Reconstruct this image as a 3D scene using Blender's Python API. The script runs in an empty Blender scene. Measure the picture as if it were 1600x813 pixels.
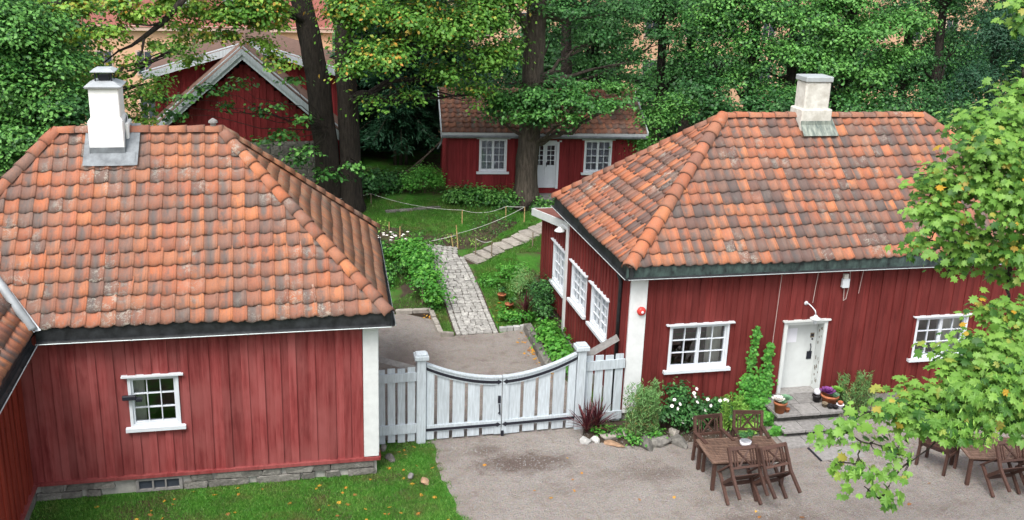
import bpy, bmesh, math, random
import numpy as np
from mathutils import Matrix, Vector
random.seed(7); rng = np.random.default_rng(11)
SC = bpy.context.scene; COL = SC.collection; R_ = math.radians

# ------------------------------------------------------------------ camera
CAMP = Vector((0, 0, 10.8))
CR = ((0.97517805, -0.21904362, 0.03236752), (-0.03667243, -0.30393751, -0.95198589), (0.21836413, 0.92716875, -0.30442605))  # right, down, forward
cd = bpy.data.cameras.new('camera'); cam = bpy.data.objects.new('camera', cd); COL.objects.link(cam)
rx, dn, fw = (Vector(r) for r in CR)
cam.matrix_world = Matrix(((rx.x, -dn.x, -fw.x, CAMP.x), (rx.y, -dn.y, -fw.y, CAMP.y), (rx.z, -dn.z, -fw.z, CAMP.z), (0, 0, 0, 1)))
cd.sensor_width = 36; cd.lens = 36.0; cd.clip_start = 0.1; cd.clip_end = 1500
SC.camera = cam
# ------------------------------------------------------------------ sky, sun, exposure (soft, overcast afternoon)
SUN_EL, SUN_AZ = R_(56), R_(215)          # azimuth clockwise from +Y: the light comes from behind the camera, a little to the left
W = bpy.data.worlds.new('World'); SC.world = W; W.use_nodes = True
wn = W.node_tree.nodes; wl = W.node_tree.links; bg = wn['Background']
sky = wn.new('ShaderNodeTexSky'); sky.sky_type = 'NISHITA'; sky.sun_disc = False
sky.sun_elevation = SUN_EL; sky.sun_rotation = SUN_AZ; sky.air_density = 1.0; sky.dust_density = 4.0; sky.ozone_density = 1.0
hs = wn.new('ShaderNodeHueSaturation'); hs.inputs['Saturation'].default_value = 0.35   # a veil of cloud greys the blue
wl.new(sky.outputs['Color'], hs.inputs['Color']); wl.new(hs.outputs['Color'], bg.inputs['Color']); bg.inputs['Strength'].default_value = 0.13
sd = bpy.data.lights.new('sun', 'SUN'); sd.energy = 1.0; sd.angle = R_(22); sd.color = (1, .965, .91)
sun = bpy.data.objects.new('sun', sd); COL.objects.link(sun)
sv = Vector((math.sin(SUN_AZ) * math.cos(SUN_EL), math.cos(SUN_AZ) * math.cos(SUN_EL), math.sin(SUN_EL)))
sun.rotation_euler = (-sv).to_track_quat('-Z', 'Y').to_euler()
VS = SC.view_settings; VS.view_transform = 'Standard'; VS.look = 'None'; VS.gamma = 1; VS.exposure = 1.24; VS.use_curve_mapping = False
SC.cycles.max_bounces = 6; SC.cycles.transparent_max_bounces = 8

# ------------------------------------------------------------------ materials
MATS = {}
def newmat(name):
    m = bpy.data.materials.new(name); m.use_nodes = True; nt = m.node_tree
    return m, nt, nt.nodes, nt.links, nt.nodes['Principled BSDF']
def vmul(nt, vec, scale):
    n = nt.nodes.new('ShaderNodeMapping'); n.inputs['Scale'].default_value = scale; nt.links.new(vec, n.inputs['Vector']); return n.outputs['Vector']
def noise(nt, vec, scale, detail=4, rough=.6):
    n = nt.nodes.new('ShaderNodeTexNoise'); n.inputs['Scale'].default_value = scale; n.inputs['Detail'].default_value = detail; n.inputs['Roughness'].default_value = rough
    nt.links.new(vec, n.inputs['Vector']); return n.outputs['Fac']
def ramp(nt, fac, stops, interp='LINEAR'):
    n = nt.nodes.new('ShaderNodeValToRGB'); cr = n.color_ramp; cr.interpolation = interp
    while len(cr.elements) < len(stops): cr.elements.new(.5)
    for e, (p, c) in zip(cr.elements, stops):
        e.position = p; e.color = (c[0], c[1], c[2], 1) if hasattr(c, '__len__') else (c, c, c, 1)
    nt.links.new(fac, n.inputs['Fac']); return n.outputs['Color']
def mixc(nt, fac, a, b, mode='MIX'):
    n = nt.nodes.new('ShaderNodeMix'); n.data_type = 'RGBA'; n.blend_type = mode
    for s, val in ((0, fac), (6, a), (7, b)):
        if isinstance(val, (int, float)): n.inputs[s].default_value = val
        elif isinstance(val, tuple): n.inputs[s].default_value = (*val[:3], 1)
        else: nt.links.new(val, n.inputs[s])
    return n.outputs[2]
def mth(nt, op, a, b=0.0, c=None):
    n = nt.nodes.new('ShaderNodeMath'); n.operation = op
    for i, val in enumerate((a, b) if c is None else (a, b, c)):
        if isinstance(val, (int, float)): n.inputs[i].default_value = val
        else: nt.links.new(val, n.inputs[i])
    return n.outputs[0]
def bump(nt, h, bsdf, strength=.4, dist=.02):
    n = nt.nodes.new('ShaderNodeBump'); n.inputs['Strength'].default_value = strength; n.inputs['Distance'].default_value = dist
    nt.links.new(h, n.inputs['Height']); nt.links.new(n.outputs['Normal'], bsdf.inputs['Normal'])
def pos(nt): return nt.nodes.new('ShaderNodeNewGeometry').outputs['Position']
def objrnd(nt): return nt.nodes.new('ShaderNodeObjectInfo').outputs['Random']
def attr(nt, name='tint'):
    n = nt.nodes.new('ShaderNodeAttribute'); n.attribute_name = name; return n.outputs['Fac']
def rnd(nt):    # one random number per piece, whether it is an object of its own or one of many in a mesh
    return mth(nt, 'FRACT', mth(nt, 'ADD', objrnd(nt), attr(nt)))
def M(name, c, var=.25, scale=6., rough=.75, bmp=.2, stretch=(1, 1, 1), c2=None, orv=.15, metal=0., spec=.3, bdist=.01, lo=.35, hi=.65):
    """plain painted / natural surface: base colour, broken by noise in world space and a little by piece"""
    m, nt, N, L, b = newmat(name); p = vmul(nt, pos(nt), stretch)
    f = noise(nt, p, scale, 5, .65)
    d = tuple(x * (1 - var) for x in c) if c2 is None else c2
    col = ramp(nt, f, [(lo, d), (hi, c)])
    if orv: 
        r = mth(nt, 'MULTIPLY_ADD', rnd(nt), 2 * orv, 1 - orv); col = mixc(nt, 1.0, col, mk3(nt, r), 'MULTIPLY')
    L.new(col, b.inputs['Base Color']); b.inputs['Roughness'].default_value = rough; b.inputs['Metallic'].default_value = metal
    b.inputs['Specular IOR Level'].default_value = spec
    if bmp: bump(nt, noise(nt, p, scale * 3, 3), b, bmp, bdist)
    MATS[name] = m; return m
def mk3(nt, v):
    n = nt.nodes.new('ShaderNodeCombineColor')
    for i in range(3): nt.links.new(v, n.inputs[i])
    return n.outputs[0]

M('white', (.66, .68, .68), .12, 5, .6, .1, orv=.03)
M('gatewhite', (.52, .58, .62), .26, 5, .65, .15, (6, 6, .6), orv=.08)
M('windowwhite', (.64, .68, .72), .08, 8, .5, .05, orv=.02)
M('doorwhite', (.60, .63, .62), .1, 3, .55, .08, orv=.02)
M('plaster', (.82, .82, .80), .06, 5, .85, .3, orv=0, bdist=.02)
M('plaster_old', (.66, .65, .60), .22, 4, .9, .4, orv=0, c2=(.44, .42, .37))
M('zinc', (.20, .22, .235), .3, 4, .6, .1, metal=.1, c2=(.11, .12, .13))
M('zinc_light', (.42, .45, .47), .25, 4, .5, .1, metal=.1)
M('verdigris', (.33, .36, .31), .3, 5, .6, .02, (2.2, .6, .6), c2=(.09, .12, .11))
M('fascia', (.035, .038, .042), .4, 5, .5, .1, c2=(.012, .013, .014))
M('fascia_green', (.075, .115, .105), .4, 4, .55, .1, (1.5, 1.5, .8), c2=(.018, .022, .024))
M('guttergrey', (.50, .54, .55), .15, 4, .5, 0, metal=.2)
M('iron', (.018, .019, .028), .2, 8, .5, .05)
M('rope', (.62, .62, .58), .15, 20, .9, 0)
M('stake', (.50, .36, .16), .3, 15, .9, 0)
M('stake_grey', (.20, .16, .11), .3, 15, .9, 0)
M('teak', (.088, .045, .034), .45, 7, .6, .15, (5, 5, 5), orv=.25)
M('teakworn', (.19, .118, .085), .5, 6, .65, .15, (5, 1, 5), orv=.22, c2=(.09, .055, .042))
M('terracotta', (.42, .15, .07), .25, 8, .85, .1)
M('darkpot', (.02, .018, .02), .2, 8, .3, 0)
M('granite', (.27, .26, .25), .35, 14, .9, .5, orv=.15)
M('stone', (.22, .21, .19), .45, 9, .95, .8, orv=.3, bdist=.03)
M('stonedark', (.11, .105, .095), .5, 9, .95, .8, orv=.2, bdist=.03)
M('stonewarm', (.42, .27, .17), .4, 9, .95, .6, orv=.2)
M('stonewhite', (.46, .46, .44), .3, 9, .95, .6, orv=.15, c2=(.33, .33, .32))
M('mortar', (.42, .41, .38), .2, 10, .95, .6, orv=0)
M('cobble', (.40, .39, .365), .4, 11, .95, .7, orv=.2, bdist=.02)
M('slab', (.36, .33, .29), .35, 8, .95, .6, orv=.2)
M('bark', (.052, .042, .034), .5, 3, .95, 1., (5, 5, .9), c2=(.018, .015, .013), bdist=.06)
M('barkgrey', (.14, .115, .09), .5, 3, .95, 1., (5, 5, .9), c2=(.06, .05, .04), bdist=.06)
M('stem', (.09, .075, .04), .3, 6, .9, 0)
M('curtain', (.62, .60, .53), .12, 3, .9, .1, (9, 9, .5), orv=.05)
M('lace', (.46, .48, .55), .3, 16, .9, .1)
M('peach', (.66, .40, .26), .12, .4, .9, .1, orv=0)
M('roofbrown', (.30, .11, .09), .25, 1.5, .85, .2)
M('farglass', (.06, .07, .09), .3, 2, .2, 0)
M('farframe', (.55, .40, .33), .1, 2, .7, 0)
M('paper', (.80, .80, .86), .04, 3, .8, 0)
M('bellred', (.62, .06, .05), .1, 6, .3, 0)
M('cable', (.40, .30, .28), .1, 6, .6, 0)
M('interior', (.05, .045, .04), .2, 2, .9, 0)
M('woodgrey', (.27, .26, .25), .3, 6, .85, .2, (2, 2, 2))
M('petalwhite', (.82, .78, .74), .1, 20, .7, 0, orv=.05)
M('petalpurple', (.22, .06, .24), .3, 30, .7, .1)
M('asphaltroof', (.20, .075, .06), .3, 6, .9, .3)
M('barnroof', (.17, .10, .075), .4, 5, .9, .4, (1, 1, 1))

def redmat(name, c, dark, faded, amt):
    m, nt, N, L, b = newmat(name); P = pos(nt)
    r = rnd(nt)
    s = noise(nt, vmul(nt, P, (9, 9, .55)), 1.6, 6, .7)            # streaks down the boards
    g = noise(nt, vmul(nt, P, (1.2, 1.2, .8)), 1.0, 3, .6)          # large worn areas
    col = ramp(nt, s, [(.30, dark), (.52, c), (.8, faded)])
    col = mixc(nt, mth(nt, 'MULTIPLY', ramp(nt, g, [(.42, 0.), (.66, 1.)]), amt), col, faded)
    st = noise(nt, vmul(nt, P, (4.5, 4.5, .9)), 1.3, 4, .6)
    col = mixc(nt, mth(nt, 'MULTIPLY', ramp(nt, st, [(.58, 0.), (.70, 1.)]), .5), col, dark)   # damp, darker old paint
    col = mixc(nt, 1.0, col, mk3(nt, mth(nt, 'MULTIPLY_ADD', r, .36, .82)), 'MULTIPLY')
    L.new(col, b.inputs['Base Color']); b.inputs['Roughness'].default_value = .8; b.inputs['Specular IOR Level'].default_value = .25
    bump(nt, noise(nt, vmul(nt, P, (30, 30, 1.5)), 2., 4), b, .35, .008)
    MATS[name] = m
redmat('red_faded', (.235, .046, .045), (.125, .016, .016), (.295, .085, .081), .8)
redmat('red', (.132, .019, .017), (.075, .009, .008), (.168, .032, .029), .5)
redmat('red_wing', (.23, .028, .016), (.14, .014, .010), (.28, .045, .028), .4)  # redder and brighter: the light on the wing wall put into its paint
redmat('red_dark', (.17, .018, .020), (.11, .010, .012), (.20, .027, .030), .3)

def tilemat(name, lichen=0., dark=1., sat=1., side=False, old=0.):
    m, nt, N, L, b = newmat(name); P = pos(nt); r = rnd(nt)
    uv = N.new('ShaderNodeUVMap').outputs['UV']; sp = N.new('ShaderNodeSeparateXYZ'); L.new(uv, sp.inputs[0]); u, v = sp.outputs[0], sp.outputs[1]
    base = ramp(nt, r, [(0, (.43, .130, .052)), (.14, (.29, .098, .055)), (.28, (.51, .180, .072)), (.40, (.36, .120, .060)), (.52, (.22, .098, .068)), (.62, (.45, .165, .074)), (.74, (.27, .12, .080)), (.84, (.125, .090, .078)), (.90, (.36, .115, .062)), (1, (.47, .155, .072))])
    r2 = mth(nt, 'FRACT', mth(nt, 'MULTIPLY', r, 17.31)); r3 = mth(nt, 'FRACT', mth(nt, 'MULTIPLY', r, 71.77))
    n1 = noise(nt, P, 6.5, 5, .7); n2 = noise(nt, P, 34, 4, .7); n3 = noise(nt, P, 1.0, 3, .6)
    fine = noise(nt, vmul(nt, P, (.25, 1, .25) if side else (1, .25, .25)), 22, 4, .7)      # runs of wear down the slope
    run = noise(nt, vmul(nt, P, (.18, 1, .18) if side else (1, .18, .18)), 5.0, 4, .65)
    base = mixc(nt, ramp(nt, fine, [(.35, 0.), (.75, .55)]), base, (.31, .155, .10))
    tr = ramp(nt, u, [(.02, .15), (.20, .75), (.40, 1.), (.60, .75), (.76, .1), (1, .0)])      # soot grown into the pan of the tile, different on every tile
    k = mth(nt, 'MULTIPLY', tr, ramp(nt, r2, [(.10, .25), (.60, 1.)]))
    k = mth(nt, 'MULTIPLY', k, ramp(nt, mth(nt, 'ADD', mth(nt, 'MULTIPLY', run, .55), mth(nt, 'ADD', mth(nt, 'MULTIPLY', n3, .3), mth(nt, 'MULTIPLY', n1, .35))), [(.49, 0.), (.64, .95)]))
    col = mixc(nt, mth(nt, 'MULTIPLY', k, dark), base, (.105, .092, .087))
    if old: col = mixc(nt, mth(nt, 'MULTIPLY', ramp(nt, mth(nt, 'ADD', mth(nt, 'MULTIPLY', r3, .6), mth(nt, 'MULTIPLY', noise(nt, vmul(nt, P, (.35, 1, .35) if side else (1, .35, .35)), 1.6, 3, .6), .8)), [(.74, 0.), (.88, 1.)]), old), col, (.085, .072, .070))   # fired darker, or black with age
    col = mixc(nt, mth(nt, 'MULTIPLY', ramp(nt, n2, [(.45, 0.), (.7, 1.)]), .35), col, (.09, .065, .055))
    col = mixc(nt, mth(nt, 'MULTIPLY', ramp(nt, v, [(0, 1.), (.10, 0.)]), .45), col, (.05, .04, .036))       # darker along the nose of the tile
    jt = ramp(nt, u, [(0, 1.), (.07, .0), (.80, 0.), (.84, .55), (.90, 0.)])                              # shade between the rolls painted in, with grime in the joint
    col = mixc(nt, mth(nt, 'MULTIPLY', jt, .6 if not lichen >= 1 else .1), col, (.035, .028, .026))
    vo = N.new('ShaderNodeTexVoronoi'); vo.inputs['Scale'].default_value = 9.; L.new(P, vo.inputs['Vector'])
    sp1 = ramp(nt, mth(nt, 'ADD', mth(nt, 'MULTIPLY', n1, .6), mth(nt, 'MULTIPLY', n2, .5)), [(.54, 0.), (.64, 1.)])
    zone = ramp(nt, noise(nt, vmul(nt, P, (1, .5, .5)), 1.0, 3, .6), [(.50 - .12 * lichen, 0.), (.62 - .12 * lichen, 1.)])
    lm = mth(nt, 'MULTIPLY', mth(nt, 'MULTIPLY', sp1, zone), ramp(nt, r3, [(.40 - .35 * lichen, 0.), (.75, 1.)]))
    col = mixc(nt, mth(nt, 'MULTIPLY', lm, .6), col, (.42, .40, .34))
    col = mixc(nt, mth(nt, 'MULTIPLY', ramp(nt, run, [(.54, 0.), (.66, 1.)]), .35), col, (.17, .135, .115))      # dirt run down over several courses
    if lichen >= 1:
        col = mixc(nt, mth(nt, 'MULTIPLY', ramp(nt, n1, [(.40, 0.), (.62, 1.)]), .6), col, (.27, .135, .06))
        col = mixc(nt, mth(nt, 'MULTIPLY', ramp(nt, n2, [(.52, 0.), (.60, 1.)]), .4), col, (.34, .28, .20))
    if sat != 1: col = mixc(nt, 1 - sat, col, (.07, .04, .03))  # older, dirtier cottage tiles, with tree shade put into the colour
    L.new(col, b.inputs['Base Color']); b.inputs['Roughness'].default_value = .78; b.inputs['Specular IOR Level'].default_value = .3
    bump(nt, n2, b, .35, .008)
    MATS[name] = m
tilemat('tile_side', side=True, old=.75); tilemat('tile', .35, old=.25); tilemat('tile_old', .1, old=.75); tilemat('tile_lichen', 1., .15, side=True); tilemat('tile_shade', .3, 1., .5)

def leafmat(name, stops, trans=.3, gloss=.35, rough=.5, dry=0.):
    m, nt, N, L, b = newmat(name); r = rnd(nt)
    col = ramp(nt, r, [(p, (c[0] * .95, c[1] * 1.36, c[2] * 1.12)) if c[1] > c[0] else (p, c) for p, c in stops])
    col = mixc(nt, 1., col, mk3(nt, mth(nt, 'MULTIPLY_ADD', noise(nt, pos(nt), 1.3, 3), .7, .65)), 'MULTIPLY')
    if dry: col = mixc(nt, mth(nt, 'MULTIPLY', ramp(nt, noise(nt, pos(nt), 1.4, 4, .65), [(.50, 0.), (.68, 1.)]), dry), col, (.16, .135, .05))
    L.new(col, b.inputs['Base Color']); b.inputs['Roughness'].default_value = rough; b.inputs['Specular IOR Level'].default_value = gloss
    t = N.new('ShaderNodeBsdfTranslucent'); L.new(col, t.inputs['Color']); mx = N.new('ShaderNodeMixShader'); mx.inputs[0].default_value = trans
    L.new(b.outputs[0], mx.inputs[1]); L.new(t.outputs[0], mx.inputs[2]); L.new(mx.outputs[0], N['Material Output'].inputs['Surface'])
    MATS[name] = m
leafmat('leaf_dark', [(0, (.013, .038, .013)), (.45, (.036, .092, .028)), (1, (.088, .175, .050))], .2)
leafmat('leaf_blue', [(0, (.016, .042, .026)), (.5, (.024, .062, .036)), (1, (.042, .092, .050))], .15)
leafmat('leaf_mid', [(0, (.018, .055, .014)), (.45, (.062, .145, .032)), (1, (.155, .265, .065))], .2)
leafmat('leaf_autumn', [(0, (.055, .12, .022)), (.45, (.150, .240, .040)), (.85, (.26, .32, .055)), (.955, (.36, .30, .045)), (1, (.52, .24, .04))])
leafmat('leaf_maple', [(0, (.030, .075, .014)), (.30, (.105, .175, .030)), (.93, (.225, .29, .062)), (.985, (.36, .32, .06)), (1, (.52, .30, .03))], .35)
leafmat('leaf_bright', [(0, (.050, .145, .022)), (.6, (.09, .225, .034)), (1, (.17, .30, .055))])
leafmat('leaf_lime', [(0, (.17, .28, .05)), (1, (.34, .40, .09))])
leafmat('leaf_sage', [(0, (.12, .19, .07)), (.8, (.22, .30, .12)), (1, (.30, .20, .08))])
leafmat('leaf_red', [(0, (.06, .012, .018)), (.6, (.11, .022, .030)), (1, (.17, .05, .05))], .15)
leafmat('leaf_pale', [(0, (.16, .22, .16)), (1, (.30, .36, .28))])
leafmat('grassblade', [(0, (.050, .120, .016)), (.6, (.095, .19, .028)), (1, (.19, .25, .06))], .25, dry=.7)
leafmat('fallen', [(0, (.55, .32, .04)), (.6, (.50, .22, .03)), (1, (.28, .12, .04))], .1)

def glassmat():
    m, nt, N, L, b = newmat('glass')
    g = N.new('ShaderNodeBsdfGlossy'); g.inputs['Roughness'].default_value = .03; g.inputs['Color'].default_value = (.9, .95, 1, 1)
    t = N.new('ShaderNodeBsdfTransparent'); t.inputs['Color'].default_value = (.80, .84, .84, 1)
    fr = N.new('ShaderNodeFresnel'); fr.inputs['IOR'].default_value = 1.5; mx = N.new('ShaderNodeMixShader')
    L.new(mth(nt, 'MULTIPLY_ADD', fr.outputs[0], 1.4, .11), mx.inputs[0]); L.new(t.outputs[0], mx.inputs[1]); L.new(g.outputs[0], mx.inputs[2])
    L.new(mx.outputs[0], N['Material Output'].inputs['Surface']); MATS['glass'] = m
glassmat()

def groundmat():
    m, nt, N, L, b = newmat('ground'); P = pos(nt)
    n1 = noise(nt, P, .55, 5, .65); n2 = noise(nt, P, 7, 5, .7); n3 = noise(nt, P, 40, 3, .7)
    grass = ramp(nt, n2, [(.3, (.036, .125, .016)), (.7, (.066, .20, .028))]); soil = ramp(nt, n2, [(.3, (.045, .034, .022)), (.7, (.085, .062, .040))])
    col = mixc(nt, ramp(nt, mth(nt, 'MULTIPLY_ADD', n2, .35, n1), [(.62, 0.), (.78, 1.)]), grass, soil)
    L.new(col, b.inputs['Base Color']); b.inputs['Roughness'].default_value = .95; b.inputs['Specular IOR Level'].default_value = .1
    bump(nt, n3, b, .6, .03); MATS['ground'] = m
    m, nt, N, L, b = newmat('soil'); P = pos(nt); n2 = noise(nt, P, 5, 6, .75); n3 = noise(nt, P, 45, 3, .7)
    L.new(ramp(nt, n2, [(.3, (.040, .031, .024)), (.7, (.105, .078, .058))]), b.inputs['Base Color']); b.inputs['Roughness'].default_value = .95; b.inputs['Specular IOR Level'].default_value = .1
    bump(nt, n3, b, .9, .04); MATS['soil'] = m
    m, nt, N, L, b = newmat('gravel'); P = pos(nt)
    n1 = noise(nt, vmul(nt, P, (.5, .9, 1)), .8, 5, .62); n2 = noise(nt, P, 26, 5, .8); n3 = noise(nt, P, 90, 2, .7); n4 = noise(nt, P, 3.2, 4, .6)
    vo = N.new('ShaderNodeTexVoronoi'); vo.inputs['Scale'].default_value = 42.; L.new(P, vo.inputs['Vector'])
    col = ramp(nt, n1, [(.30, (.205, .172, .154)), (.44, (.325, .290, .266)), (.70, (.400, .370, .346))])
    col = mixc(nt, .40, col, ramp(nt, n2, [(.28, (.12, .098, .084)), (.5, (.27, .235, .205)), (.75, (.42, .38, .345))]))
    col = mixc(nt, mth(nt, 'MULTIPLY', ramp(nt, n4, [(.52, 0.), (.72, 1.)]), .5), col, (.16, .122, .105))
    col = mixc(nt, .12, col, vo.outputs['Color'], 'SOFT_LIGHT')
    for (cx_, cy_, sx_, sy_, am) in ((4.9, 18.95, 1.3, .55, .75), (7.6, 18.0, .8, .4, .5), (4.2, 19.6, .5, .3, .5), (5.6, 22.3, 1.2, .9, .45), (3.2, 24.6, 1.0, 1.6, .4), (9.9, 15.9, .5, .5, .35), (8.6, 16.0, 1.1, .35, .4)):    # damp, worn patches of bare earth
        d = N.new('ShaderNodeVectorMath'); d.operation = 'DISTANCE'; d.inputs[1].default_value = (cx_ / sx_, cy_ / sy_, 0); L.new(vmul(nt, P, (1 / sx_, 1 / sy_, 0)), d.inputs[0])
        f = ramp(nt, mth(nt, 'ADD', d.outputs['Value'], mth(nt, 'MULTIPLY_ADD', n4, 1.6, mth(nt, 'MULTIPLY_ADD', n2, .8, -1.2))), [(.45, 1.), (1.1, 0.)])
        col = mixc(nt, mth(nt, 'MULTIPLY', f, am), col, (.105, .072, .060))
    L.new(col, b.inputs['Base Color']); b.inputs['Roughness'].default_value = .95; b.inputs['Specular IOR Level'].default_value = .15
    bump(nt, mth(nt, 'ADD', vo.outputs['Distance'], mth(nt, 'ADD', n2, mth(nt, 'MULTIPLY', n4, 2.5))), b, 1., .03); MATS['gravel'] = m
groundmat()

# ------------------------------------------------------------------ builders
def wmat(o):
    return o.matrix_basis.copy() if o.parent is None else wmat(o.parent) @ o.matrix_parent_inverse @ o.matrix_basis
def put(o, parent=None, mat=None, label=None, cat=None, group=None, kind=None):
    COL.objects.link(o)
    if parent is not None: o.parent = parent; o.matrix_parent_inverse = wmat(parent).inverted()
    if mat is not None: o.data.materials.append(MATS[mat]) if not o.data.materials else None
    for k, v in (('label', label), ('category', cat), ('group', group), ('kind', kind)):
        if v: o[k] = v
    return o
def thing(name, loc, label, cat, group=None):
    o = bpy.data.objects.new(name, None); o.location = loc; o.empty_display_size = .2
    return put(o, None, None, label, cat, group)
def part(name, parent):
    o = bpy.data.objects.new(name, None); o.empty_display_size = .1; return put(o, parent)
def dup(root, loc, rot=(0, 0, 0), label=None, group=None):
    def cp(o, p):
        c = o.copy(); COL.objects.link(c)
        if p is not None: c.parent = p
        for ch in [x for x in bpy.data.objects if x.parent == o]: cp(ch, c)
        return c
    r = cp(root, None); r.location = loc; r.rotation_euler = rot
    if label: r['label'] = label
    if group: r['group'] = group
    return r
class MB:
    def __init__(s, T=None): s.v = []; s.f = []; s.T = T
    def add(s, vs, fs):
        o = len(s.v); s.v += [s.T @ Vector(v) if s.T is not None else Vector(v) for v in vs]; s.f += [tuple(i + o for i in f) for f in fs]; return s
    def box(s, x0, x1, y0, y1, z0, z1, Mx=None):
        vs = [(x, y, z) for z in (z0, z1) for y in (y0, y1) for x in (x0, x1)]
        if Mx is not None: vs = [Mx @ Vector(v) for v in vs]
        return s.add(vs, [(0, 2, 3, 1), (4, 5, 7, 6), (0, 1, 5, 4), (2, 6, 7, 3), (0, 4, 6, 2), (1, 3, 7, 5)])
    def bar(s, a, b, w, h=None, up=(0, 0, 1)):
        a, b = Vector(a), Vector(b); h = h or w; d = (b - a); L = d.length; d.normalize(); u = Vector(up)
        if abs(d.dot(u)) > .98: u = Vector((0, 1, 0))
        x = d.cross(u).normalized(); y = x.cross(d)
        Mx = Matrix(((x.x, d.x, y.x, a.x), (x.y, d.y, y.y, a.y), (x.z, d.z, y.z, a.z), (0, 0, 0, 1)))
        return s.box(-w / 2, w / 2, 0, L, -h / 2, h / 2, Mx)
    def tube(s, pts, rad, n=8, cap=True):
        pts = [Vector(p) for p in pts]; rad = rad if hasattr(rad, '__len__') else [rad] * len(pts); vs = []; fs = []
        ref = Vector((.3, .2, 1)).normalized()
        for i, p in enumerate(pts):
            d = (pts[min(i + 1, len(pts) - 1)] - pts[max(i - 1, 0)]).normalized()
            r = ref if abs(d.dot(ref)) < .95 else Vector((1, 0, 0)); x = d.cross(r).normalized(); y = d.cross(x)
            vs += [p + (x * math.cos(2 * math.pi * k / n) + y * math.sin(2 * math.pi * k / n)) * rad[i] for k in range(n)]
        for i in range(len(pts) - 1): fs += [(i * n + k, i * n + (k + 1) % n, (i + 1) * n + (k + 1) % n, (i + 1) * n + k) for k in range(n)]
        if cap: fs += [tuple(range(n))[::-1], tuple((len(pts) - 1) * n + k for k in range(n))]
        return s.add(vs, fs)
    def lathe(s, prof, c=(0, 0, 0), n=14, Mx=None):
        vs = [Vector((r * math.cos(2 * math.pi * k / n), r * math.sin(2 * math.pi * k / n), z)) for r, z in prof for k in range(n)]
        vs = [(Mx @ v if Mx is not None else v + Vector(c)) for v in vs]
        fs = [(i * n + k, i * n + (k + 1) % n, (i + 1) * n + (k + 1) % n, (i + 1) * n + k) for i in range(len(prof) - 1) for k in range(n)]
        fs += [tuple(range(n))[::-1], tuple((len(prof) - 1) * n + k for k in range(n))]
        return s.add(vs, fs)
    def mesh(s, name, smooth=False):
        me = bpy.data.meshes.new(name); me.from_pydata([tuple(v) for v in s.v], [], s.f)
        if smooth: me.polygons.foreach_set('use_smooth', [True] * len(me.polygons))
        me.update(); return me
    def build(s, name, mat, parent=None, smooth=False, bevel=0, **k):
        o = put(bpy.data.objects.new(name, s.mesh(name, smooth)), parent, mat, **k)
        if bevel: b = o.modifiers.new('bevel', 'BEVEL'); b.width = bevel; b.segments = 1; b.limit_method = 'ANGLE'
        return o
def at(px, py, Y):
    """the point on a sight line of the survey photograph at depth Y"""
    d = rx * (px - 800) + dn * (py - 406.5) + fw * 1600
    return CAMP + d * (Y / d.y)
def project(p):
    q = Vector(p) - CAMP; z = q.dot(fw)
    return (800 + 1600 * q.dot(rx) / z, 406.5 + 1600 * q.dot(dn) / z, z)
def inframe(p, m=10):
    x, y, z = project(p); return z > 0 and -m < x < 1600 + m and -m < y < 813 + m
_gy = [-50, 25.8, 27.5, 29, 32, 35, 36.4, 40, 46, 56, 72, 120, 400]; _gz = [0, 0, .10, .32, .76, 1.2, 1.5, 1.75, 1.6, -.8, -6, -9, -14]
def gz(x, y): return float(np.interp(y, _gy, _gz))

def noisy(pts, amp, step=.25):
    """a wandering outline through pts"""
    out = []; n = len(pts)
    for i in range(n):
        a, b = Vector(pts[i]), Vector(pts[(i + 1) % n]); k = max(1, int((b - a).length / step))
        for j in range(k):
            p = a.lerp(b, j / k); out.append((p.x + random.uniform(-amp, amp), p.y + random.uniform(-amp, amp)))
    return out
def sheet(name, outline, mat, dz=.004, **k):
    """a ground sheet cut to an outline and laid on the terrain"""
    bm = bmesh.new(); f = bm.faces.new([bm.verts.new((x, y, 0)) for x, y in outline])
    bmesh.ops.triangulate(bm, faces=[f])
    ys = [y for _, y in outline]
    for c in _gy + list(np.arange(25.8, 37, .6)):
        if min(ys) < c < max(ys): bmesh.ops.bisect_plane(bm, geom=bm.verts[:] + bm.edges[:] + bm.faces[:], plane_co=(0, c, 0), plane_no=(0, 1, 0))
    for v in bm.verts: v.co.z = gz(v.co.x, v.co.y) + dz
    bmesh.ops.recalc_face_normals(bm, faces=bm.faces[:])
    me = bpy.data.meshes.new(name); bm.to_mesh(me); bm.free()
    if len(me.polygons) and me.polygons[0].normal.z < 0: me.flip_normals()
    return put(bpy.data.objects.new(name, me), None, mat, **k)

# ================================================================== the ground
gx = [-400, -150, -60, -20, -5, 5, 15, 30, 60, 150, 400]; gy = sorted(set([-50, -20, 0, 12, 20, 25.8] + list(np.arange(26, 38, 1.)) + _gy))
vs = [(x, y, gz(x, y)) for y in gy for x in gx]; nx = len(gx)
fs = [(j * nx + i, j * nx + i + 1, (j + 1) * nx + i + 1, (j + 1) * nx + i) for j in range(len(gy) - 1) for i in range(nx - 1)]
g = MB(); g.add(vs, fs); g.build('ground', 'ground', kind='structure')
yard = [(3.12, 20.15), (3.05, 18.8), (3.15, 17.3), (3.45, 16.2), (3.9, 12.), (5, 4), (40, 4), (40, 20.4), (7.4, 20.4), (7.3, 21.2), (6.65, 24.2), (6.75, 26.35), (5.9, 26.3), (4.6, 26.2), (4.25, 26.25), (4.2, 27.8), (2.5, 27.85), (2.05, 24), (1.9, 20.5)]
sheet('gravel_yard', noisy(yard, .05, .22), 'gravel', .004, kind='structure')

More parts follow.
